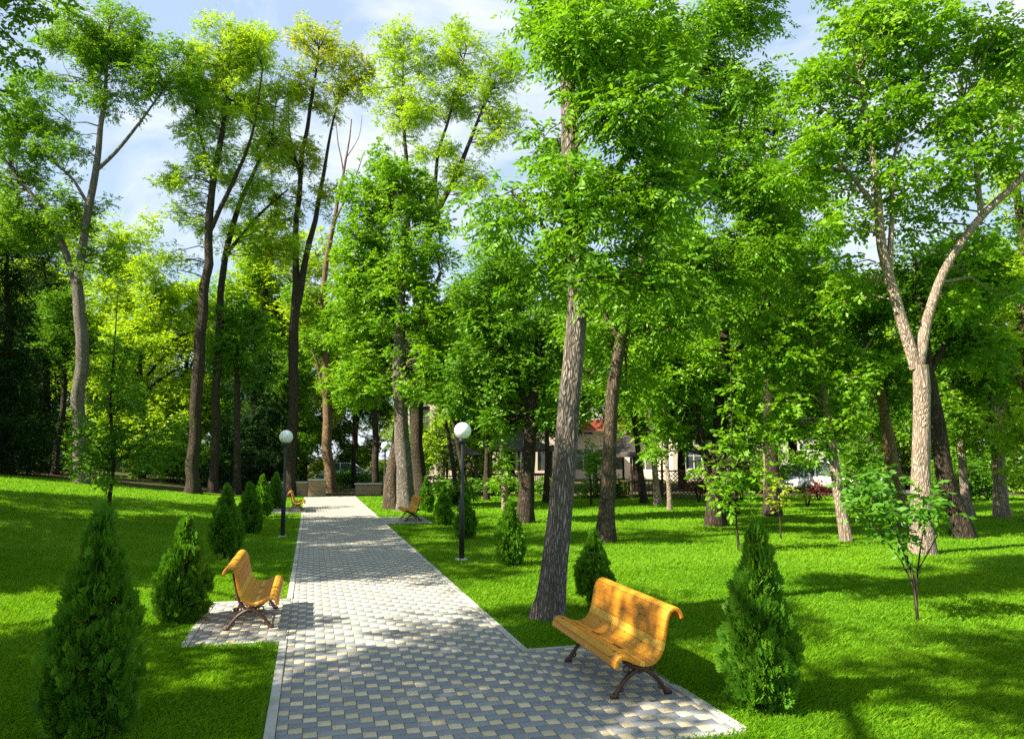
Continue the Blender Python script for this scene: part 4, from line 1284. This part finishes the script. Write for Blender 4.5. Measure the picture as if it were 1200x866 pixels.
for k, (px, py, top, hw, pi, lb) in enumerate(THU):
    p, D = ground(px, py)
    hh = (py - top) * D / FPX * .93; rr = hw * D / FPX * .86
    t = TH[pi] if not tu[pi] else copy_tree(TH[pi])
    tu[pi] = True
    h0, r0 = [(1.4, .36), (1.25, .40), (1.5, .40)][pi]
    t.location = (p[0], p[1], p[2] - .01); t.rotation_euler = (0, 0, k * 2.3)
    t.scale = (rr / r0, rr / r0, hh / h0)
    tag(t, lb, 'thuja', TG)

# ------------------------------------------------------------------ brick wall ends at the far end of the path


def brick_mat():
    m, nt, b = newmat('sand_brick')
    t = N(nt, 'ShaderNodeTexBrick'); t.inputs['Scale'].default_value = 1.0
    t.inputs['Color1'].default_value = (.42, .27, .13, 1); t.inputs['Color2'].default_value = (.30, .17, .085, 1); t.inputs['Mortar'].default_value = (.30, .27, .22, 1)
    t.inputs['Brick Width'].default_value = .25; t.inputs['Row Height'].default_value = .085; t.inputs['Mortar Size'].default_value = .01
    cx = N(nt, 'ShaderNodeTexCoord'); s = N(nt, 'ShaderNodeSeparateXYZ'); nt.links.new(cx.outputs['Object'], s.inputs[0])
    c = N(nt, 'ShaderNodeCombineXYZ'); nt.links.new(math_(nt, 'ADD', s.outputs[0], s.outputs[1]), c.inputs[0]); nt.links.new(s.outputs[2], c.inputs[1])
    nt.links.new(c.outputs[0], t.inputs['Vector']); nt.links.new(t.outputs['Color'], b.inputs['Base Color']); b.inputs['Roughness'].default_value = .85
    bump(nt, b, t.outputs['Fac'], -.3, .01)
    return m


M['brick'] = brick_mat()
w1 = empty('brick_wall', (-.1, 38.2, 0), 0, 'low sand coloured brick wall ending in a pillar left of the path end', 'wall')
MB().box(-2.2, -.02, .1, .4, -.3, .62).build('wall_panel', M['brick'], w1, bevel=.01)
MB().box(-2.25, -.02, .04, .46, .62, .70).build('cap', M['concrete'], w1, bevel=.015)
pl = MB().box(0, .85, -.1, .75, -.3, .74).build('pillar', M['brick'], w1, bevel=.01)
MB().box(-.04, .89, -.14, .79, .74, .82).build('pillar_cap', M['concrete'], w1, bevel=.015)
w2 = empty('brick_wall', (2.25, 38.6, 0), 0, 'low brick wall with pale cap right of the path end, behind the dark trunk', 'wall')
MB().box(0, 1.3, .1, .4, -.3, .5).build('wall_panel', M['brick'], w2, bevel=.01)
MB().box(-.05, 1.35, .04, .46, .5, .58).build('cap', M['concrete'], w2, bevel=.015)

# ------------------------------------------------------------------ buildings beyond the grove
M['cream'] = plain('cream_render', (.50, .43, .35), .9, 0, .08, 1.5, .1)
M['pinkish'] = plain('pink_render', (.66, .50, .42), .9, 0, .08, 1.5, .1)
M['white'] = plain('white_render', (.54, .51, .47), .85, 0, .06, 2, .1)
M['red_panel'] = plain('red_panel', (.30, .065, .035), .7, 0, .15, 3)
M['brown_frame'] = plain('brown_frame', (.13, .05, .03), .5, 0, .2, 8)
M['roof_dark'] = plain('dark_shingle', (.045, .035, .03), .85, 0, .3, 14, .5)
M['timber'] = plain('dark_timber', (.07, .035, .02), .7, 0, .3, 12, .3)
M['pale_frame'] = plain('pale_frame', (.62, .60, .57), .5, 0, .1, 8)


def glass_mat(name, col):
    m, nt, b = newmat(name)
    b.inputs['Base Color'].default_value = (*col, 1); b.inputs['Roughness'].default_value = .06; b.inputs['Specular IOR Level'].default_value = .9
    v = noise(nt, 1.3, 2, .5, coords(nt)); nt.links.new(mixc(nt, v.outputs['Fac'], tuple(c * .5 for c in col), tuple(c * 1.6 for c in col)), b.inputs['Base Color'])
    return m


M['glass'] = glass_mat('window_glass', (.05, .06, .07))


def facade(root, wmat, W, Hh, dep, wins, fmat, door=None):
    """front wall with real openings: the wall is built from strips round them, panes sit 12 cm back"""
    xs = sorted({-W / 2, W / 2} | {w_[0] for w_ in wins} | {w_[1] for w_ in wins}); zs = sorted({0, Hh} | {w_[2] for w_ in wins} | {w_[3] for w_ in wins})
    mb = MB()
    for i in range(len(xs) - 1):
        for j in range(len(zs) - 1):
            cx, cz = (xs[i] + xs[i + 1]) / 2, (zs[j] + zs[j + 1]) / 2
            if any(w_[0] < cx < w_[1] and w_[2] < cz < w_[3] for w_ in wins): continue
            mb.add([(xs[i], 0, zs[j]), (xs[i + 1], 0, zs[j]), (xs[i + 1], 0, zs[j + 1]), (xs[i], 0, zs[j + 1])], [(0, 1, 2, 3)])
    for w_ in wins:
        a, b, c, d = w_[:4]
        q = [(a, c), (b, c), (b, d), (a, d)]
        for k in range(4):
            p1, p2 = q[k], q[(k + 1) % 4]
            mb.add([(p1[0], 0, p1[1]), (p2[0], 0, p2[1]), (p2[0], .2, p2[1]), (p1[0], .2, p1[1])], [(3, 2, 1, 0)])
    mb.add([(-W / 2, 0, 0), (-W / 2, dep, 0), (-W / 2, dep, Hh), (-W / 2, 0, Hh)], [(3, 2, 1, 0)])
    mb.add([(W / 2, 0, 0), (W / 2, dep, 0), (W / 2, dep, Hh), (W / 2, 0, Hh)], [(0, 1, 2, 3)])
    mb.add([(-W / 2, dep, 0), (W / 2, dep, 0), (W / 2, dep, Hh), (-W / 2, dep, Hh)], [(3, 2, 1, 0)])
    mb.build('wall', wmat, root)
    for w_ in wins:
        a, b, c, d = w_[:4]; isdoor = len(w_) > 4
        f = MB(); t = .07
        f.box(a, a + t, .1, .18, c, d).box(b - t, b, .1, .18, c, d).box(a + t, b - t, .1, .18, d - t, d).box(a + t, b - t, .1, .18, c, c + t)
        f.box((a + b) / 2 - .03, (a + b) / 2 + .03, .105, .175, c + t, d - t)
        if not isdoor: f.box(a + t, b - t, .11, .17, c + (d - c) * .68, c + (d - c) * .68 + .05)
        fo = f.build('door' if isdoor else 'window', fmat, root)
        if isdoor:
            MB().box(a + t + .003, b - t - .003, .13, .155, c + t, c + (d - c) * .62).build('door_panel', fmat, fo)
        MB().box(a + t + .002, b - t - .002, .135, .15, c + t + .002, d - t - .002).build('pane', M['glass'], fo) if not isdoor else MB().box(a + t + .002, b - t - .002, .135, .15, c + (d - c) * .62, d - t - .002).build('pane', M['glass'], fo)


def place(px, D, turn=0.0):
    p = at(px, 560, D)
    return (p[0], p[1], float(terrain(p[0], p[1])) - .05), -YAW + turn


loc, rz = place(562, 58)
b1 = empty('villa', loc, rz, 'cream villa with brown framed windows behind the grove, left of the right lamp', 'building')
facade(b1, M['cream'], 12.4, 7.6, 8, [(-5.4 + i * 2.5, -4.0 + i * 2.5, .9 + s * 3.1, 2.9 + s * 3.1) for i in range(5) for s in range(2)], M['brown_frame'])
MB().add([(-6.8, -.7, 7.6), (6.8, -.7, 7.6), (6.8, 8.7, 7.6), (-6.8, 8.7, 7.6), (-3.8, 4, 10), (3.8, 4, 10)], [(0, 1, 5, 4), (1, 2, 5), (2, 3, 4, 5), (3, 0, 4), (3, 2, 1, 0)]).build('roof', M['roof_dark'], b1)
loc, rz = place(745, 66)
b2 = empty('apartment_building', loc, rz, 'long apartment building with a red balcony band and pale windows, behind the brown trunk', 'building')
W2 = 30
facade(b2, M['white'], W2, 10.5, 9, [(-14 + i * 2.8, -12.2 + i * 2.8, .8 + s * 3.2, 2.7 + s * 3.2) for i in range(10) for s in range(3)], M['pale_frame'])
MB().box(-15.3, 15.3, -.3, 9.3, 10.5, 10.9).build('roof', M['roof_dark'], b2, bevel=.05)
for s in range(1):
    MB().box(-14.2, 4, -1.1, -1.02, 4.35 + s * 3.2, 5.3 + s * 3.2).build('balcony_panel', M['red_panel'], b2)
    MB().box(-14.2, 4, -1.0, -.004, 4.25 + s * 3.2, 4.34 + s * 3.2).build('balcony_floor', M['concrete'], b2)
loc, rz = place(850, 60)
b4 = empty('pink_house', loc, rz, 'pale pink house wall seen between the ivy clad trunk and the slender maple', 'building')
facade(b4, M['cream'], 8.5, 6.6, 6, [(-3.2, -1.8, 1, 2.6), (-.6, .8, 1, 2.6), (2, 3.4, 1, 2.6), (-3.2, -1.8, 4, 5.6), (-.6, .8, 4, 5.6), (2, 3.4, 4, 5.6)], M['pale_frame'])
MB().add([(-4.7, -.5, 6.6), (4.7, -.5, 6.6), (4.7, 6.5, 6.6), (-4.7, 6.5, 6.6), (-4.7, 3, 8.6), (4.7, 3, 8.6)], [(0, 1, 5, 4), (2, 3, 4, 5), (1, 2, 5), (3, 0, 4), (3, 2, 1, 0)]).build('roof', M['red_panel'], b4)
loc, rz = place(975, 60)
b3 = empty('white_house', loc, rz, 'low white house with a brown door behind the parked cars', 'building')
facade(b3, M['white'], 9, 4.4, 6, [(-3.4, -2, 1, 2.5), (-.6, .6, .02, 2.4, 'door'), (1.8, 3.4, 1, 2.5)], M['brown_frame'])
MB().add([(-4.9, -.5, 4.4), (4.9, -.5, 4.4), (4.9, 6.5, 4.4), (-4.9, 6.5, 4.4), (-4.9, 3, 6.2), (4.9, 3, 6.2)], [(0, 1, 5, 4), (2, 3, 4, 5), (1, 2, 5), (3, 0, 4), (3, 2, 1, 0)]).build('roof', M['roof_dark'], b3)

# ------------------------------------------------------------------ car park strip beyond the lawn
pk = MB()
A0 = at(780, 560, 41); 
q = [at(830, 560, 39), at(1330, 560, 39), at(1330, 560, 48), at(830, 560, 48)]
pk.add([(v[0], v[1], .012) for v in q], [(0, 1, 2, 3)])
M['asphalt'] = plain('worn_asphalt', (.075, .075, .078), .9, 0, .2, 3, .4)
tag(pk.build('road', M['asphalt']), kind='structure')


def car_paint(name, col):
    return plain(name, col, .3, .1, .03, 3, 0, .8)


M['silver'] = car_paint('silver_paint', (.50, .53, .58)); M['white_paint'] = car_paint('white_paint', (.78, .78, .77)); M['maroon'] = car_paint('maroon_paint', (.20, .03, .03))
M['tyre'] = plain('tyre_rubber', (.02, .02, .02), .85); M['rim'] = plain('alloy', (.5, .5, .5), .35, .7); M['head'] = plain('headlamp_lens', (.75, .78, .8), .1, 0, .05, 5, 0, .6)
M['tail'] = plain('tail_lamp', (.35, .02, .02), .2, 0, .1, 5); M['plate'] = plain('blank_plate', (.75, .75, .72), .5)


def make_car(paint, hh=1.0):
    t = empty('parked_car')
    # body stations along x (front at -y): profile of half width / heights, lofted in y
    st = [(-2.12, .60, .32, .58), (-2.02, .78, .24, .70), (-1.6, .85, .22, .80), (-.95, .88, .22, .90), (0, .89, .22, .94), (1.0, .89, .22, .95), (1.7, .86, .24, .95), (2.05, .78, .28, .88), (2.12, .62, .36, .70)]
    V = []; F = []
    for (y, hw, z0, z1) in st:
        V += [(-hw * .92, y, z0), (-hw, y, z0 + (z1 - z0) * .35), (-hw * .98, y, z0 + (z1 - z0) * .8), (-hw * .86, y, z1), (hw * .86, y, z1), (hw * .98, y, z0 + (z1 - z0) * .8), (hw, y, z0 + (z1 - z0) * .35), (hw * .92, y, z0)]
    for i in range(len(st) - 1):
        for k in range(8):
            F.append((i * 8 + k, i * 8 + (k + 1) % 8, (i + 1) * 8 + (k + 1) % 8, (i + 1) * 8 + k))
    F += [tuple(range(8))[::-1], tuple(len(st) * 8 - 8 + k for k in range(8))]
    o = MB().add(V, F).build('body', paint, t, smooth=True)
    o.modifiers.new('sub', 'SUBSURF').levels = 2; o.modifiers['sub'].render_levels = 2
    zr = 1.46 * hh
    c = MB().add([(-.74, -1.0, .90), (.74, -1.0, .90), (.80, 1.75, .92), (-.80, 1.75, .92), (-.56, -.25, zr), (.56, -.25, zr), (.60, 1.25, zr), (-.60, 1.25, zr)],
                 [(0, 1, 5, 4), (1, 2, 6, 5), (2, 3, 7, 6), (3, 0, 4, 7)]).build('window', M['glass'], t)
    MB().box(-.57, .57, -.27, 1.27, zr - .02, zr + .03).build('roof', paint, t, smooth=False, bevel=.02)
    p = MB()
    for sx in (-1, 1):
        p.tube([(sx * .745, -1.0, .89), (sx * .565, -.25, zr + .005)], [.03, .03], 6); p.tube([(sx * .80, 1.75, .9), (sx * .605, 1.25, zr + .005)], [.04, .04], 6); p.tube([(sx * .785, .4, .9), (sx * .585, .45, zr)], [.035, .035], 6)
    p.build('pillar_trim', paint, t, smooth=True)
    for sx in (-1, 1):
        for y in (-1.3, 1.3):
            wb = MB(); wb.lathe([(.2, -.1), (.29, -.1), (.315, -.07), (.315, .07), (.29, .1), (.2, .1)], 24)
            wo = wb.build('wheel', M['tyre'], t, smooth=True); wo.rotation_euler = (0, R(90), 0); wo.location = (sx * .80, y, .315)
            rb = MB(); rb.lathe([(.05, -.09), (.2, -.085), (.21, 0), (.2, .085), (.05, .11)], 16); ro = rb.build('rim', M['rim'], wo, smooth=True); ro.location = (0, 0, .01 * sx)
        MB().box(sx * .60 - .16, sx * .60 + .16, -2.085, -1.95, .60, .72).build('headlight', M['head'], t, bevel=.03)
        MB().box(sx * .62 - .13, sx * .62 + .13, 1.98, 2.09, .68, .84).build('tail_light', M['tail'], t, bevel=.02)
        MB().box(sx * .95 - .1, sx * .95 + .1, -.85, -.72, .93, 1.05).build('mirror', paint, t, bevel=.03)
    MB().box(-.45, .45, -2.13, -2.05, .42, .54).build('grille', M['tyre'], t, bevel=.02)
    MB().box(-.26, .26, -2.145, -2.11, .33, .42).build('number_plate', M['plate'], t)
    return t


def set_car(t, px, D, rz, lb):
    p = at(px, 560, D); t.location = (p[0], p[1], .015); t.rotation_euler = (0, 0, rz); tag(t, lb, 'car', 'cars parked beyond the park')


set_car(make_car(M['silver']), 931, 41, R(-50), 'silver blue car parked beyond the right lawn, left of the white one')
set_car(make_car(M['white_paint'], 1.12), 972, 40, R(25), 'white car parked beyond the right lawn, beside the silver one')
set_car(make_car(M['white_paint']), 1030, 45, R(80), 'white car mostly hidden by foliage, rightmost of the parked cars')
set_car(make_car(M['maroon']), 992, 43, R(35), 'dark red car parked just right of the white one')
c4 = make_car(M['silver']); set_car(c4, 408, 56, R(70), 'pale car glimpsed beyond the far end of the path')

# ------------------------------------------------------------------ gazebos and lattice screen


def make_gazebo(rr=1.9, h=2.1, rh=1.1):
    t = empty('gazebo'); n = 6
    mb = MB(); ring = [(rr * 1.22 * math.cos(k * PI / 3), rr * 1.22 * math.sin(k * PI / 3)) for k in range(n)]
    V = [(x, y, h) for x, y in ring] + [(x * .5, y * .5, h + rh * .42) for x, y in ring] + [(0, 0, h + rh)] + [(x, y, h - .08) for x, y in ring]
    F = []
    for k in range(n):
        k2 = (k + 1) % n
        F += [(k, k2, n + k2, n + k), (n + k, n + k2, 2 * n), (2 * n + 1 + k, 2 * n + 1 + k2, k2, k)]
    F.append(tuple(2 * n + 1 + k for k in range(n))[::-1])
    rf = mb.add(V, F).build('roof', M['roof_dark'], t)
    MB().lathe([(.06, h + rh - .05), (.09, h + rh + .05), (.02, h + rh + .22)], 10).build('finial', M['timber'], rf, smooth=True)
    for k in range(n):
        x, y = rr * math.cos(k * PI / 3), rr * math.sin(k * PI / 3)
        MB().tube([(x, y, -.1), (x, y, h - .085)], [.07, .06], 8).build('post', M['timber'], t)
        if k == 4: continue
        x2, y2 = rr * math.cos((k + 1) * PI / 3), rr * math.sin((k + 1) * PI / 3)
        rl = MB()
        for z in (.15, .85): rl.tube([(x, y, z), (x2, y2, z)], [.035, .035], 6)
        for j in range(1, 9):
            f = j / 9; rl.tube([(x + (x2 - x) * f, y + (y2 - y) * f, .15), (x + (x2 - x) * f, y + (y2 - y) * f, .85)], [.022, .022], 5)
        rl.build('railing', M['timber'], t)
    MB().box(-.5, .5, -.4, .4, .70, .76).box(-.08, .08, -.08, .08, -.1, .70).build('table', M['timber'], t)
    return t


gz = make_gazebo()
for k, (px, D, s, lb) in enumerate([(522, 40, 1.0, 'dark roofed gazebo before the cream villa, leftmost of the three'), (608, 42, 1.1, 'dark gazebo behind the right globe lamp, middle of the three'), (735, 36, .95, 'dark pointed gazebo right of the brown trunk, rightmost of the three')]):
    g = gz if k == 0 else copy_tree(gz)
    p = at(px, 560, D); g.location = (p[0], p[1], float(terrain(p[0], p[1]))); g.scale = (s, s, s); g.rotation_euler = (0, 0, .3 + k)
    tag(g, lb, 'gazebo', 'dark wooden gazebos')
loc, rz = place(803, 34)
ls = empty('lattice_screen', loc, rz, 'dark wooden lattice screen on the far side of the right lawn', 'screen')
lm = MB()
for i in range(-9, 10):
    for sg in (-1, 1):
        x0 = i * .18; z0, z1 = .1, 1.3
        xa, xb = x0, x0 + sg * (z1 - z0)
        pa, pb = (xa, z0), (xb, z1)
        cl_ = []
        for lim, s in ((-1.4, 1), (1.4, -1)): pass
        f0, f1 = 0.0, 1.0
        dx = xb - xa
        for lim in (-1.4, 1.4):
            if (xa - lim) * (xb - lim) < 0:
                f = (lim - xa) / dx
                inside0 = abs(xa) < 1.4
                if inside0: f1 = min(f1, f)
                else: f0 = max(f0, f)
        if abs(xa + dx * (f0 + f1) / 2) > 1.4: continue
        lm.tube([(xa + dx * f0, .01 * sg, z0 + (z1 - z0) * f0), (xa + dx * f1, .01 * sg, z0 + (z1 - z0) * f1)], [.018, .018], 4)
lm.build('lattice', M['timber'], ls)
fm = MB(); fm.box(-1.47, -1.4, -.04, .04, -.1, 1.4).box(1.4, 1.47, -.04, .04, -.1, 1.4).box(-1.4, 1.4, -.035, .035, 1.3, 1.37).box(-1.4, 1.4, -.035, .035, .03, .1)
fm.build('frame', M['timber'], ls)

# ------------------------------------------------------------------ shrubs and hedges


def shrub(label, px, D, w_, h_, species, seed, name='shrub', cat='shrub', group=None, dz=0, dep=None, over=None):
    p = at(px, 560, D); P0 = np.array([p[0], p[1], float(terrain(p[0], p[1]))])
    root = empty(name, P0, 0, label, cat, group)
    rg = np.random.default_rng(seed)
    lim = []
    for k in range(4):
        a = k * 1.6 + rg.uniform(0, .6)
        lim.append([np.append(P0 + np.array([math.cos(a) * .03, math.sin(a) * .03, -.03]), .03), np.append(P0 + RGT * math.cos(a) * w_ * .2 + FWD * math.sin(a) * .2 + UP * h_ * .45, .02), np.append(P0 + RGT * math.cos(a) * w_ * .33 + FWD * math.sin(a) * .3 + UP * h_ * .8, .008)])
    n = max(1, int(round(w_ / h_ * .8)))
    bl = [(P0 + RGT * ((k + .5) / n - .5) * w_ * (.92 if n > 1 else 0) + UP * (h_ * .52 + dz), w_ / n * .62, dep or w_ / n * .6, h_ * .5) for k in range(n)]
    sp = dict(SPEC[species]); sp.update(over or {})
    grow(root, P0, lim, bl, sp, 'bark_dark', seed)
    return root


shrub('small red leaved shrub beside the dark trunk, left of the parked cars', 868, 33, 1.0, 2.0, 'red', 201, over=dict(ln=.13, wd=.07))
shrub('dark red low bush in front of the white parked car', 958, 33, .7, 1.0, 'red', 202, over=dict(ln=.13, wd=.07))
shrub('low red flowering bush under the lattice screen', 818, 32, .8, 1.2, 'red', 203, over=dict(ln=.13, wd=.07))
H_ = dict(ln=.13, wd=.085)
shrub('clipped dark green hedge along the right edge of the lawn', 1160, 33, 7.0, 1.9, 'deep', 204, 'hedge', 'hedge', dep=.9, over=H_)
shrub('bright leafy hedge above the parked cars', 925, 36, 3.4, .8, 'hedge', 205, 'hedge', 'hedge', dz=1.35, dep=.5, over=H_)
shrub('low green bush behind the distant orange bench', 530, 30, 1.8, 1.1, 'deep', 206, over=H_)
shrub('leafy undergrowth bush below the twin locust trunks', 205, 41, 5.0, 2.2, 'deep', 207, over=H_)
shrub('leafy undergrowth bush left of the left lamp post', 268, 44, 4.5, 2.0, 'maple', 208, over=H_)
shrub('dark undergrowth bush under the spruces', 90, 41, 4.5, 2.0, 'deep', 209, over=H_)
shrub('low shaded bush beyond the end of the path', 420, 47, 4.5, 1.1, 'deep', 210, over=H_)
shrub('dark low planting before the middle gazebo', 690, 35, 5.0, .8, 'deep', 211, over=H_)
shrub('low shaded planting before the left gazebo', 590, 37, 6.0, .9, 'deep', 212, over=H_)
shrub('yellow green dwarf bush in front of the silver car', 945, 29, .5, .7, 'yellow', 213)

shrub('tall light bush before the villa, left of the dark trunk with the grey foot', 560, 41, 2.6, 3.2, 'locust', 215, over=H_)
shrub('tall bush left of the parked cars beside the pink house', 885, 40, 2.4, 3.2, 'maple', 217, over=H_)
shrub('green bush right of the white parked car', 1005, 38, 2.6, 2.2, 'hedge', 218, over=H_)

shrub('tall leafy bush closing the gap between the pair of thick trunks and the villa', 492, 46, 3.0, 4.2, 'maple', 219, over=H_)
shrub('tall leafy bush in front of the villa behind the right lamp post', 556, 48, 2.2, 3.6, 'maple', 220, over=H_)

print('leaf faces', TOTAL)
